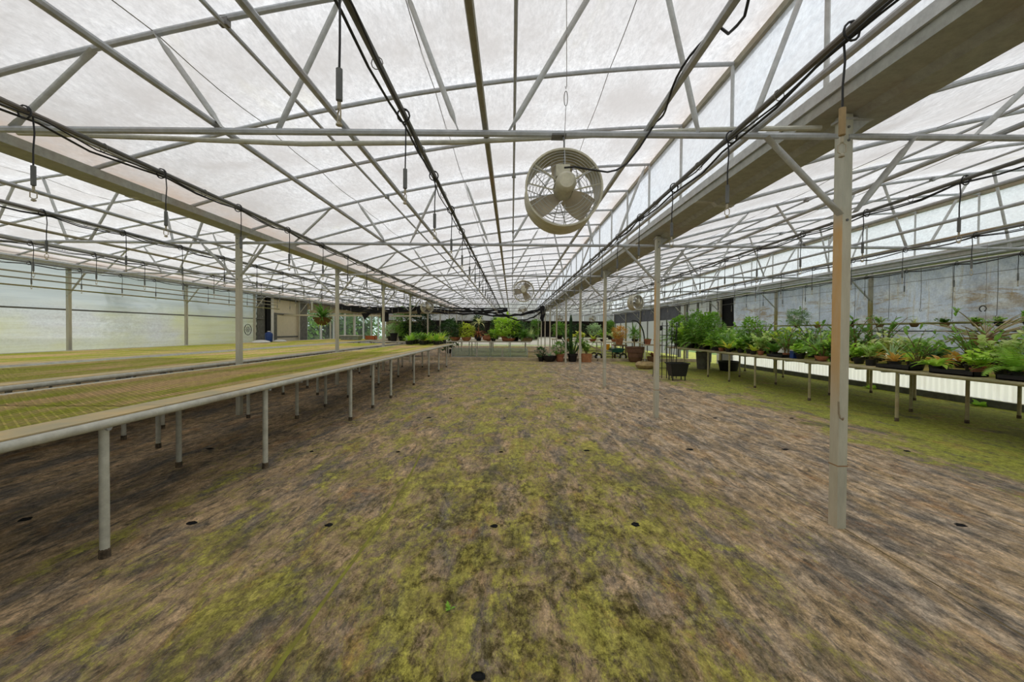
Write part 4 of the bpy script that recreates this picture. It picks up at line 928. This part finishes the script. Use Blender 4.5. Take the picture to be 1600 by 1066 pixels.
# tall masses at the far end of the right bench
spots = [('bigfern', 'fern', 'tall arching light green fern', 6.4, 13.9, 1.0), ('bigfern', 'fern', 'wide feathery fern', 7.1, 13.4, .95), ('tallbush', 'mid', 'tall dense green shrub', 6.6, 14.7, .9), ('bigfern', 'mid', 'dark arching fern', 7.5, 14.4, 1.05), ('tallleafy', 'bright', 'tall bright leafy plant', 7.0, 15.1, 1.2), ('bigfern', 'fern', 'large fern spilling over the table end', 6.3, 15.2, 1.15), ('tallbush', 'fern', 'rounded yellow-green shrub', 7.6, 13.0, .75), ('tallbush', 'fern', 'billowing light green shrub', 6.25, 13.1, .85), ('tallleafy', 'bright', 'pale-tipped upright plant', 6.2, 14.4, 1.2), ('bigfern', 'bright', 'fountain-shaped bright fern', 6.9, 12.7, .8), ('tallbush', 'mid', 'deep green billowing shrub', 7.4, 15.2, .95), ('strap', 'mid', 'huge arching strap-leaved plant', 6.5, 13.6, 2.6), ('tallbush', 'fern', 'pale green billowing shrub', 6.2, 15.3, .85), ('tallbush', 'mid', 'leafy mid-green shrub', 6.15, 14.0, .7), ('bigfern', 'bright', 'bright arching fern', 6.3, 12.6, .7)]
for kd, col, ds, x, y, sc in spots:
    plant('tall_fern' if 'fern' in kd else 'tall_shrub', ds + ', potted, far end of the right bench', (kd, col, int(x * 10) % 3), (x, y, RB), ('round', .12, .16, 'blackpot'), sc, y, 'tall plants at the far end of the right bench')
for kd, col, ds, x, y, sc in [('tallleafy', 'bright', 'tall yellow-flecked leafy plant', 6.9, 11.0, .75), ('tallleafy', 'yellow', 'tall narrow yellow-green plant', 6.8, 10.2, .9), ('bigfern', 'fern', 'spreading light fern', 7.4, 11.2, .7), ('spiky', 'pale', 'pale spiky plant on tall stems', 7.6, 8.7, 1.5), ('tallleafy', 'mid', 'tall glossy leafy plant', 7.7, 9.6, .8), ('bigfern', 'fern', 'bright crown-shaped fern', 7.6, 7.6, .55)]:
    plant('tall_leafy_plant', ds + ' rising behind the others on the right bench', (kd, col, 1), (x, y, RB), ('round', .1, .14, 'blackpot'), sc, y, 'taller plants on the right bench')
# hanging broad leaves over bench edge behind the post
plant('trailing_plant', 'broad-leaved plant hanging over the bench edge just right of the nearest post', ('cane', 'bright', 2), (6.05, 7.95, RB), ('bowl', .12, .1, 'terra'), 1.1, 2, 'plants on the right bench')
# bare-caned orchid in terracotta bowl
t = thing('bare_cane_orchid', 'large orchid with bare tan canes in a hanging terracotta bowl at far right', 'plant', (7.0, 6.03, 1.17), group=None)
obj('pot', pot('bowl', .125, .12, 'terra')[0], t); r = random.Random(4); cb = MB(); lb_ = MB()
for i in range(42):
    az = r.uniform(0, 2 * PI); el = r.uniform(.05, .8); L = r.uniform(.4, .78); pts = [(0, 0, .1)]; p = Vector((0, 0, .1))
    for k in range(5):
        p = p + Vector((math.cos(az) * math.cos(el), math.sin(az) * math.cos(el), math.sin(el))) * L / 5; pts.append(tuple(p)); el -= .08; az += r.uniform(-.08, .08)
    cb.tube(pts, [.006, .009, .009, .008, .006, .004], 5)
    if i % 2 == 0:
        for k in range(6): blade(lb_, r.uniform(.1, .17), .018, r.uniform(0, 6.28), r.uniform(0, 1), .6, 3, .2, p - Vector((0, 0, .02 * k)), prof=oval)
obj('canes', cb, t, mat=M['cane']); obj('foliage', lb_, t, mat=G['mid'])
obj('hanger_wire', MB().tube([(0, 0, .1), (0, 0, 1.5)], .003, 4), t, mat=M['wire'])
# small epiphytes on the mossy pipe
for i, (y, ds, kd, col, pk) in enumerate([(5.55, 'clump in a dark basket', 'broad', 'dark', 'blackpot'), (6.1, 'leafy clump', 'broad', 'mid', 'blackpot'), (6.6, 'bright broad-leaved clump', 'broad', 'bright', 'blackpot'), (7.0, 'pale leafy clump', 'low', 'pale', 'blackpot'), (7.35, 'green tuft in a brown pot', 'low', 'fern', 'basket'), (7.9, 'small round tuft', 'low', 'mid', 'basket'), (8.5, 'thin spidery plant', 'spiky', 'pale', 'basket'), (9.3, 'upright sprout', 'leafy', 'pale', 'basket'), (10.1, 'dark mossy clump', 'low', 'dark', 'basket'), (11.2, 'yellow-green leafy clump', 'broad', 'yellow', 'terra'), (12.0, 'dusty branching air plant', 'bush', 'grey', 'basket')]):
    t = plant('hanging_plant', '%s hanging on the mossy pipe, %s from the camera' % (ds, ORD[i]), (kd, col, 0), (8.38, y, 1.48), ('bowl', .075, .08, pk), .55 if kd != 'bush' else .7, y, 'small plants hung on the mossy pipe')
    obj('hook', MB().tube([(0, .0, .06), (0.05, 0, .16), (.17, 0, .17)], .004, 4), t, mat=M['wire'])
# bench oddments
t = thing('blue_box', 'small blue and white box on the right bench left of the nearest post', 'box', (6.05, 8.75, RB)); obj('carton', MB().box(-.05, .05, -.06, .06, 0, .16), t, mat=M['bluedrum'], smooth=False); obj('lid', MB().box(-.052, .052, -.062, .062, .16, .18), t, mat=M['white'], smooth=False)
tag(obj('white_bowl', MB().lathe([(.0, .12), (.03, .12), (.11, .02), (.12, 0), (.10, 0), (.02, .1), (0, .1)], 14), None, (6.1, 9.15, RB + .1), mat=M['white']), 'upturned white bowl among plants on the right bench', 'bowl')
t = thing('red_canister', 'red canister standing beside the dark opening in the right wall', 'canister', (8.45, 15.9, 1.0)); obj('canister', MB().lathe([(.07, 0), (.08, .02), (.08, .26), (.05, .3), (.03, .34), (0, .34)], 12), t, mat=M['redp']); obj('shelf', MB().box(-.2, .2, -.2, .2, -.03, 0), t, mat=M['greyd'], smooth=False); obj('shelf_bracket', MB().box(.2, .36, -.02, .02, -.2, -.03), t, mat=M['greyd'], smooth=False)
t = thing('switch_box', 'grey electrical box on the glazed frame of the right wall', 'box', (8.74, 17.35, 1.55)); obj('case', MB().box(-.1, .08, -.16, .16, 0, .42), t, mat=M['strut'], smooth=False); obj('conduit', MB().tube([(0, 0, .42), (0, 0, 1.1)], .02, 6), t, mat=M['greyd'])

# ------------------------------------------------------------------ middle distance group
# black trellis rack and tub by the second post
t = thing('black_trellis', 'black wire trellis stand beside the second post on the right', 'trellis', (4.5, 11.85, 0))
b = MB()
for i, x in enumerate((-.28, -.14, .0, .14, .28)): b.tube([(x, 0, 0), (x, 0, 1.62)], .012, 5)
for z in (.3, .62, .95, 1.25, 1.52): b.tube([(-.3, 0, z), (.3, 0, z)], .009, 5)
for x in (-.28, .28): b.tube([(x, .35, 0), (x, .3, .3), (x, 0, 1.5)], .01, 5)
obj('grid', b, t, mat=M['black']); obj('lamp_head', MB().lathe([(.0, -.07), (.07, -.06), (.09, 0), (.07, .06), (0, .07)], 10), t, (-.22, -.03, 1.45), mat=M['black'])
t = thing('black_tub', 'square black plastic tub on short legs beside the black trellis', 'tub', (4.62, 11.4, 0)); b = MB()
b.add([(x * s_, y * s_, z) for s_, z in ((.19, .12), (.25, .48)) for x, y in ((-1, -.8), (1, -.8), (1, .8), (-1, .8))], [(0, 1, 5, 4), (1, 2, 6, 5), (2, 3, 7, 6), (3, 0, 4, 7), (3, 2, 1, 0)]).box(-.27, .27, -.22, -.19, .46, .49).box(-.27, .27, .19, .22, .46, .49).box(-.27, -.24, -.2, .2, .46, .49).box(.24, .27, -.2, .2, .46, .49)
obj('tub', b, t, mat=M['blackpot'], smooth=False)
for x, y in ((-.17, -.13), (.17, -.13), (.17, .13), (-.17, .13)): obj('leg', MB().tube([(x, y, 0), (x, y, .13)], .015, 6), t, mat=M['black'])
for x, y, r_, h, nm, lb2 in ((7.0, 14.9, .26, .62, 'grey_bin', 'tall grey bin under the far end of the right bench'), (7.6, 14.3, .34, .34, 'black_basin', 'wide black basin under the far end of the right bench')):
    tag(obj(nm, MB().lathe([(r_ * .8, 0), (r_ * .85, .05), (r_, h - .03), (r_ * 1.06, h - .02), (r_ * 1.06, h), (r_ * .95, h), (r_ * .8, .06), (0, .06)], 18), None, (x, y, 0), mat=M['greyd'] if 'grey' in nm else M['blackpot']), lb2, 'container')
# floor pots before the kerb
def stand(label, name, key, x, y, pk, sc, group='floor pots near the kerb', rz=0, z=0): return plant(name, label, key, (x, y, z), pk, sc, rz, group)
stand('wide black bowl of grey-white rosettes on the floor before the kerb', 'bowl_of_rosettes', ('brom', 'grey', 0), 1.66, 17.95, ('bowl', .30, .26, 'blackpot'), 1.25)
stand('small dark shrub left of the wide black bowl', 'dark_shrub', ('smallbush', 'dark', 0), 1.3, 18.05, ('round', .13, .2, 'blackpot'), 1.3)
stand('green bush in a round terracotta pot beside the fourth right post', 'terracotta_bush', ('smallbush', 'mid', 1), 2.12, 18.0, ('round', .19, .34, 'terra'), 1.6)
stand('leafy plant in a squat orange terracotta pot left of the green cart', 'potted_leafy_plant', ('tallleafy', 'mid', 3), 3.28, 17.9, ('square', .25, .36, 'terra2'), 1.0)
t = thing('tall_cactus', 'tall columnar cactus rising from a leafy euphorbia in a black pot', 'plant', (2.68, 18.0, 0)); obj('pot', pot('round', .22, .36, 'blackpot')[0], t); obj('soil', pot('round', .22, .36, 'blackpot')[1], t)
def ribbed(b, base, h, r_, n=6, lean=(0, 0)):
    vs = []; k = 8
    for i in range(k + 1):
        f = i / k; rr_ = r_ * (1 if f < .85 else (1 - f) / .15 * .7 + .3)
        for j in range(n * 2): a = PI * j / n; q = rr_ * (1 if j % 2 else .62); vs.append((base[0] + lean[0] * f + q * math.cos(a), base[1] + lean[1] * f + q * math.sin(a), base[2] + h * f))
    m = n * 2; b.add(vs, [(i * m + j, i * m + (j + 1) % m, (i + 1) * m + (j + 1) % m, (i + 1) * m + j) for i in range(k) for j in range(m)] + [tuple(range(k * m, (k + 1) * m))])
b = MB(); ribbed(b, (-.08, 0, .32), 1.75, .075, 5)
obj('column', b, t, mat=G['dark']); b = MB(); r = random.Random(9)
for i in range(11): a = r.uniform(0, 6.28); ribbed(b, (.05 * math.cos(a), .05 * math.sin(a), .3), r.uniform(.5, 1.15), .035, 4, (.45 * math.cos(a), .25 * math.sin(a)))
obj('branches', b, t, mat=G['dark']); f, st = leafy(3, 16, 1.15, .4, .10, .03, 10, .008, .35); obj('foliage', f, t, (0, 0, .3), mat=G['mid'])
# green garden cart
t = thing('garden_cart', 'teal four-wheeled garden cart with long tan handles behind the kerb', 'cart', (4.55, 18.95, 0), .12)
obj('tray', MB().add([(x * s_, y * s_, z) for s_, z in ((.8, .38), (1, .56)) for x, y in ((.02, -.3), (.62, -.3), (.62, .3), (.02, .3))], [(0, 1, 5, 4), (1, 2, 6, 5), (2, 3, 7, 6), (3, 0, 4, 7), (3, 2, 1, 0)]), t, mat=M['teal'], smooth=False)
obj('axle', MB().tube([(.5, -.34, .17), (.5, .34, .17)], .015, 6).tube([(-.65, -.3, .17), (-.65, .3, .17)], .015, 6).box(-.65, .5, -.02, .02, .28, .32).tube([(.5, 0, .17), (.5, 0, .4)], .02, 6).tube([(-.65, 0, .17), (-.65, 0, .3)], .02, 6), t, mat=M['greyd'])
def wheel(t, x, y, r_, nm='wheel'):
    o = obj(nm, MB().tube([(r_ * math.cos(a), 0, r_ * math.sin(a)) for a in np.linspace(0, 2 * PI, 20, endpoint=False)], r_ * .22, 8, closed=True), t, (x, y, r_ * 1.22), mat=M['tire'])
    obj('hub', MB().lathe([(0, -.03), (r_ * .45, -.025), (r_ * .5, 0), (r_ * .45, .025), (0, .03)], 12, axis='Y'), o, mat=M['white'])
for x, y in ((.5, -.36), (.5, .36), (-.65, -.33), (-.65, .33)): wheel(t, x, y, .15)
obj('handle', MB().tube([(.05, -.2, .42), (-.5, -.2, .5), (-1.05, -.18, .72), (-1.25, -.18, .80)], .02, 6).tube([(.05, .2, .42), (-.5, .2, .5), (-1.05, .18, .72), (-1.25, .18, .80)], .02, 6).tube([(-.5, -.2, .5), (-.9, -.2, .15)], .018, 6), t, mat=M['timber'])
t = thing('yellow_bucket', 'yellow-orange bucket standing on the green garden cart', 'bucket', (4.42, 18.9, .5)); obj('pail', MB().lathe([(.08, 0), (.09, .02), (.12, .24), (.128, .24), (.128, .26), (.11, .26), (.08, .03), (0, .03)], 14), t, mat=M['yellow']); obj('handle', MB().tube([(.12 * math.cos(a), 0, .24 + .1 * math.sin(a)) for a in np.linspace(0, PI, 9)], .005, 5), t, mat=M['wire'])
t = thing('white_can', 'small white container with a red cap on the green cart', 'container', (4.68, 18.95, .5)); obj('body', MB().lathe([(.06, 0), (.07, .02), (.07, .16), (.03, .2), (.03, .22), (0, .22)], 12), t, mat=M['white']); obj('cap', MB().lathe([(.034, .2), (.034, .24), (0, .24)], 10), t, mat=M['redp'])
# brown planter with dracaena
t = thing('spiky_dracaena', 'tall spiky dracaena in a large ribbed brown planter', 'plant', (5.48, 18.1, 0)); b = MB().lathe([(.24, 0), (.26, .03), (.31, .2), (.33, .21), (.33, .24), (.34, .4), (.37, .42), (.37, .46), (.38, .62), (.41, .63), (.41, .68), (.37, .68), (.35, .6), (0, .6)], 20); obj('planter', b, t, mat=M['brownpot']); obj('soil', MB().lathe([(.35, .6), (0, .62)], 12), t, mat=M['soil'])
obj('trunk', MB().tube([(-.05, 0, .6), (-.06, 0, .9), (-.08, .0, 1.25)], .03, 7), t, mat=M['stem']); o = obj('crown', rosette(5, 60, .62, .018, (-.3, 1.5), .7), t, (-.08, 0, 1.25), mat=G['mid'])
tag(obj('stone_bowl', MB().lathe([(.20, 0), (.30, .04), (.35, .13), (.30, .22), (.24, .25), (.20, .24), (.26, .14), (.2, .06), (0, .05)], 20), None, (4.88, 14.95, 0), mat=M['stone']), 'squat tan stone bowl on the floor before the brown planter', 'bowl')
tag(obj('stone_ring', MB().tube([(.0, .10 * math.cos(a), .14 + .10 * math.sin(a)) for a in np.linspace(0, 2 * PI, 14, endpoint=False)], .04, 7, closed=True), None, (5.25, 14.7, 0), mat=M['stone']), 'small tan stone ring leaning beside the stone bowl', 'ring')
t = thing('white_stool', 'small pale table with two little pots beside the brown planter', 'table', (6.1, 17.9, 0)); obj('top', MB().box(-.38, .38, -.25, .25, .74, .79), t, mat=M['timber'], smooth=False)
for x, y in ((-.33, -.2), (.33, -.2), (.33, .2), (-.33, .2)): obj('leg', MB().tube([(x, y, 0), (x, y, .75)], .02, 6), t, mat=M['white'])
stand('round cactus-like plant in a terracotta pot on the small pale table, left', 'small_pot_plant', ('brom', 'mid', 2), 5.95, 17.9, ('round', .15, .24, 'terra'), .7, z=.79)
stand('small shrub in an orange terracotta pot on the small pale table, right', 'small_pot_plant', ('leafy', 'pale', 2), 6.35, 17.9, ('round', .14, .22, 'terra2'), .7, z=.79)
stand('reddish-brown pot with a low plant under the small pale table', 'small_pot_plant', ('low', 'red', 2), 6.1, 17.6, ('bowl', .26, .28, 'brownpot'), 1)
tag(obj('bent_hose', MB().tube([(5.6 + .5 * math.sin(a), 18.8, .9 + .95 * math.cos(a)) for a in np.linspace(-.2, 1.7, 12)], .03, 7), mat=M['black']), 'black hose arching down behind the spiky dracaena', 'hose')
# far table plants
FT = .80
far = [(-2.95, 21.3, 'bush', 'dark', 'dark rounded shrub in a low terracotta pot', ('bowl', .28, .2, 'terra'), .95), (-2.35, 21.2, 'bush', 'yellow', 'yellow-green shrub in a low terracotta pot', ('bowl', .25, .2, 'terra2'), .85), (-1.2, 21.25, 'low', 'mid', 'small green tuft in a terracotta pot', ('round', .14, .16, 'terra'), 1.3),
       (-.95, 21.2, 'smallbush', 'bright', 'small bright bush in a black pot', ('round', .14, .16, 'blackpot'), 1.1), (-.30, 21.5, 'bush', 'bright', 'large rounded bright green shrub in a terracotta pot', ('round', .26, .26, 'terra'), 1.35), (-.15, 21.1, 'brom', 'grey', 'low grey-pink rosettes in a long terracotta trough', ('bowl', .34, .16, 'terra'), 1.0),
       (.62, 21.3, 'bigfern', 'mid', 'arching green and white plant in a black pot', ('round', .2, .2, 'blackpot'), .85), (.95, 21.8, 'spiky', 'pale', 'spiky pale striped plant beside the arching one', ('round', .2, .2, 'blackpot'), 1.6), (.2, 21.9, 'bush', 'dark', 'dark shrub behind the bright rounded one', ('round', .2, .2, 'blackpot'), 1.0)]
for x, y, kd, col, ds, pk, sc in far: plant('far_table_plant', ds + ' on the far middle table', (kd, col, 0), (x, y, FT), pk, sc * 1.2, x, 'plants on the far middle table')
t = thing('two_toned_dracaena', 'dracaena with pale green crown over a russet skirt on the far table', 'plant', (-1.72, 21.3, FT)); obj('pot', pot('round', .16, .2, 'blackpot')[0], t); obj('trunk', MB().tube([(0, 0, .15), (0, 0, .95)], .03, 6), t, mat=M['stem'])
obj('crown', rosette(8, 34, .5, .03, (.1, 1.5), 1.4), t, (0, 0, .92), mat=G['pale']); obj('skirt', rosette(12, 44, .55, .025, (-.2, 1.2), 1.6), t, (0, 0, .35), mat=G['red'])
tag(obj('tipped_pot', pot_mesh('round', .17, .3, M['terra']), None, (-1.45, 21.05, FT + .16)), 'empty terracotta pot lying on its side on the far table', 'pot').rotation_euler = (0, 1.45, .6)
tag(obj('brown_carton', MB().box(-.28, .28, -.2, .2, 0, .14).box(-.3, .3, -.22, .22, .14, .17), None, (1.45, 22.0, .6), mat=M['stem'], smooth=False), 'brown lidded box near the right end of the far table', 'box')
bpy.data.objects['brown_carton'].location = (.75, 21.15, FT)
for i, (x, y, kd, col, sc, ds) in enumerate([(3.0, 21.7, 'leafy', 'mid', 1.5, 'leafy plant'), (3.6, 21.6, 'low', 'yellow', 2.0, 'yellow low plant'), (4.3, 21.7, 'brom', 'yellow', 1.6, 'yellow-green rosettes'), (4.9, 21.9, 'leafy', 'bright', 1.3, 'bright leafy plant'), (5.4, 21.5, 'low', 'pale', 2.0, 'pale spreading plant'), (6.6, 21.9, 'smallbush', 'mid', 1.4, 'small green bush')]):
    plant('right_table_plant', ds + ' on the table behind the cart, %s from left' % ORD[i], (kd, col, 1), (x, y, FT), ('bowl', .18, .14, ('terra', 'blackpot')[i % 2]), sc, x, 'plants on the table behind the cart')
plant('orange_topped_shrub', 'round shrub with orange top in a terracotta pot right of the cart', ('bush', 'orange', 1), (5.15, 19.6, .72), ('round', .2, .3, 'terra2'), .85, 0, None)
tag(obj('plant_stand', MB().box(-.3, .3, -.3, .3, .66, .715).box(-.28, -.22, -.28, -.22, 0, .66).box(.22, .28, -.28, -.22, 0, .66).box(-.28, -.22, .22, .28, 0, .66).box(.22, .28, .22, .28, 0, .66), None, (5.15, 19.6, 0), mat=M['stem'], smooth=False), 'wooden stand under the orange-topped shrub', 'stand')
# shrubs deeper in the far left and middle
deep = [(-5.6, 21.0, 'tallbush', 'mid', 1.25), (-5.0, 20.8, 'tallbush', 'dark', 1.3), (-4.5, 21.6, 'tallbush', 'dark', 1.2), (-3.7, 24.0, 'tallbush', 'dark', 1.5), (-6.3, 21.4, 'bush', 'grey', .9), (-2.2, 26.0, 'tallbush', 'dark', 1.1), (-1.0, 26.2, 'tallbush', 'mid', 1.0), (.6, 26.1, 'bush', 'dark', 1.3), (1.5, 26.3, 'tallbush', 'mid', .9), (3.3, 28.2, 'bush', 'mid', 1.3), (4.6, 28.1, 'bush', 'dark', 1.2), (5.7, 28.3, 'bush', 'grey', 1.2), (6.8, 28.2, 'tallbush', 'mid', .9)]
for i, (x, y, kd, col, sc) in enumerate(deep):
    onb = .8 if y > 25 or x < -4.1 and y < 22.1 else 0.0
    if x < -4.1: onb = .78
    plant('background_shrub', 'background %s shrub in deep shade, %s counting from left to right' % ({'mid': 'green', 'dark': 'dark green', 'grey': 'greyish'}[col], ORD[sorted(q[0] for q in deep).index(x)]), (kd, col, 2), (x, y, onb), ('round', .2, .24, 'blackpot'), sc, x, 'shrubs in the far background')
# trays of young plants at the end of the left aisle bench
i = 0
for yy in (15.0, 15.45, 15.9, 16.3):
    for xx in (-2.75, -3.25, -3.75):
        kd, col = R.choice([('brom', 'bright'), ('brom', 'yellow'), ('leafy', 'pale'), ('low', 'mid'), ('strap', 'bright')])
        plant('young_plant', 'young %s potted plant at the end of the aisle bench, %s of twelve' % ({'bright': 'bright green', 'yellow': 'yellow-green', 'pale': 'pale', 'mid': 'green'}[col], ORD[i]), (kd, col, 1), (xx, yy, .82), ('square', .14, .13, 'blackpot'), 1.45, yy, 'young plants at the end of the aisle bench'); i += 1
# hanging fern in the left bay
t = thing('hanging_fern', 'bushy green fern in a hanging coir basket in the left bay', 'plant', (-5.08, 11.0, 1.45)); obj('basket', MB().lathe([(0, .0), (.1, .02), (.2, .12), (.24, .22), (.22, .22), (0, .2)], 16), t, mat=M['basket'])
obj('foliage', rosette(31, 80, .46, .024, (.0, 1.5), 1.0), t, (0, 0, .2), mat=G['mid']); obj('trailing_leaves', rosette(32, 26, .26, .018, (-.4, .4), 1.4), t, (0, 0, .12), mat=G['bright'])
b = MB()
for a in (0, 2.1, 4.2): b.tube([(.22 * math.cos(a), .22 * math.sin(a), .22), (0, 0, .75)], .004, 4)
b.tube([(0, 0, .75), (0, 0, 1.15)], .005, 4); obj('hanger', b, t, mat=M['wire'])
# oddments on the far left bench
t = thing('blue_drum', 'blue plastic drum standing at the far end of the left wall bench', 'drum', (-10.0, 16.9, .82)); obj('body', MB().lathe([(.13, 0), (.14, .02), (.15, .3), (.13, .36), (.05, .40), (.05, .43), (0, .43)], 16), t, mat=M['bluedrum']); obj('cap', MB().lathe([(.055, .42), (.055, .45), (0, .45)], 10), t, mat=M['white'])
t = thing('spoked_wheel', 'black spoked wheel hanging on the left sheet wall', 'wheel', (-10.86, 16.9, 1.32))
b = MB(); 
for rr_, tt in ((.22, .012), (.10, .008)): b.tube([(0, rr_ * math.cos(a), rr_ * math.sin(a)) for a in np.linspace(0, 2 * PI, 22, endpoint=False)], tt, 6, closed=True)
obj('rim', b, t, mat=M['black']); b = MB()
for a in np.linspace(0, 2 * PI, 8, endpoint=False): b.tube([(0, 0, 0), (0, .22 * math.cos(a), .22 * math.sin(a))], .005, 4)
obj('spokes', b, t, mat=M['black'])
for x, y, s_, nm in ((-9.9, 16.2, 1, 'left'), (-10.0, 17.7, .8, 'right')):
    b = MB().lathe([(.0, .1), (.12, .09), (.22, .05), (.26, 0), (0, 0)], 10); b.xf(Matrix.Diagonal((1.2 * s_, 1.6 * s_, s_, 1)))
    tag(obj('white_sack', b, None, (x, y, .82), mat=M['white']), 'crumpled white sack at the end of the left wall bench, %s of the drum' % nm, 'sack')
t = thing('grey_tub', 'pale grey plastic tub on the far left bench before the glazing', 'tub', (-8.3, 21.2, .83)); obj('tub', MB().add([(x * s_, y * s_, z) for s_, z in ((.85, 0), (1, .22)) for x, y in ((-.5, -.3), (.5, -.3), (.5, .3), (-.5, .3))], [(0, 1, 5, 4), (1, 2, 6, 5), (2, 3, 7, 6), (3, 0, 4, 7), (3, 2, 1, 0)]), t, mat=M['tubgrey'], smooth=False); obj('rim', MB().box(-.53, .53, -.33, -.29, .2, .23).box(-.53, .53, .29, .33, .2, .23).box(-.53, -.49, -.3, .3, .2, .23).box(.49, .53, -.3, .3, .2, .23), t, mat=M['white'], smooth=False)
t = thing('orange_crate', 'orange plastic crate right of the pale grey tub', 'crate', (-7.4, 21.6, .83)); obj('crate', MB().box(-.25, .25, -.2, .2, 0, .02).box(-.25, .25, -.2, -.18, 0, .2).box(-.25, .25, .18, .2, 0, .2).box(-.25, -.23, -.2, .2, 0, .2).box(.23, .25, -.2, .2, 0, .2), t, mat=M['orange'], smooth=False); obj('rim', MB().box(-.27, .27, -.22, -.2, .18, .2).box(-.27, .27, .2, .22, .18, .2), t, mat=M['orange'], smooth=False)
t = thing('dark_bucket', 'dark blue-grey bucket on the far left table before the doorway', 'bucket', (-5.9, 20.5, .78)); obj('pail', MB().lathe([(.14, 0), (.18, .36), (.19, .36), (.19, .4), (.16, .4), (.13, .02), (0, .02)], 14), t, mat=M['blackpot']); obj('rim', MB().tube([(.19 * math.cos(a), .19 * math.sin(a), .4) for a in np.linspace(0, 2 * PI, 16, endpoint=False)], .01, 5, closed=True), t, mat=M['black'])
# small weeds
def weed(x, y, sc, label):
    r = random.Random(int(x * 100)); b = MB()
    for i in range(9): blade(b, .035 * sc * r.uniform(.6, 1.3), .009 * sc, r.uniform(0, 6.28), r.uniform(.1, .9), .6, 3, .2, (r.uniform(-.015, .015) * sc, r.uniform(-.015, .015) * sc, .002), prof=oval)
    tag(obj('weed', b, None, (x, y, 0), mat=G['bright']), label, 'weed')
weed(-.29, 1.96, .75, 'tiny bright green weed growing from the cloth in the foreground')
for i, (x, y) in enumerate([(8.72, 7.6), (8.72, 9.9), (8.7, 6.3)]): weed(x, y, 5, 'leafy weed sprouting by the base rail of the right wall, %s' % ('middle', 'furthest', 'nearest')[i])

# ------------------------------------------------------------------ outside: hedge and trees by the glass, seen through the panes
for i, (x, y, rx, rz_, col) in enumerate([(-14.5, 17, 1.8, 2.2, 'dark'), (-15, 20.5, 2.0, 2.6, 'mid'), (-14.6, 24, 1.9, 2.2, 'dark'), (-15, 27.5, 2.0, 2.6, 'mid'), (-14.6, 31, 1.9, 2.4, 'dark'), (-15, 34.5, 2.0, 2.4, 'mid'), (-14.8, 38, 2.0, 2.6, 'dark'), (-15, 41.5, 2.0, 2.4, 'mid')]):
    t = thing('outside_tree', 'green tree outside the left side of the house, %s from the camera' % ORD[sorted([17, 20.5, 24, 27.5, 31, 34.5, 38, 41.5]).index(y)], 'tree', (x, y, -.1), group='trees outside the glazing')
    key = ('tree', col, i % 2)
    if key not in FC: f, st = bush(i + 50, (1.9, 1.62, 1.7), 2200, .26, .11, 2.0); FC[key] = (f.mesh('crown', G[col]), None)
    o = obj('crown', FC[key][0], t); o.scale = (rx / 1.9, 1, rz_ / 1.9); obj('trunk', MB().tube([(0, 0, 0), (.05, .03, 1.0), (0, 0, 2.4)], [.13, .1, .07], 8), t, mat=M['stem'])
print('objects', len(bpy.data.objects), 'tris', sum(sum(len(p.vertices) - 2 for p in m.polygons) for m in bpy.data.meshes))
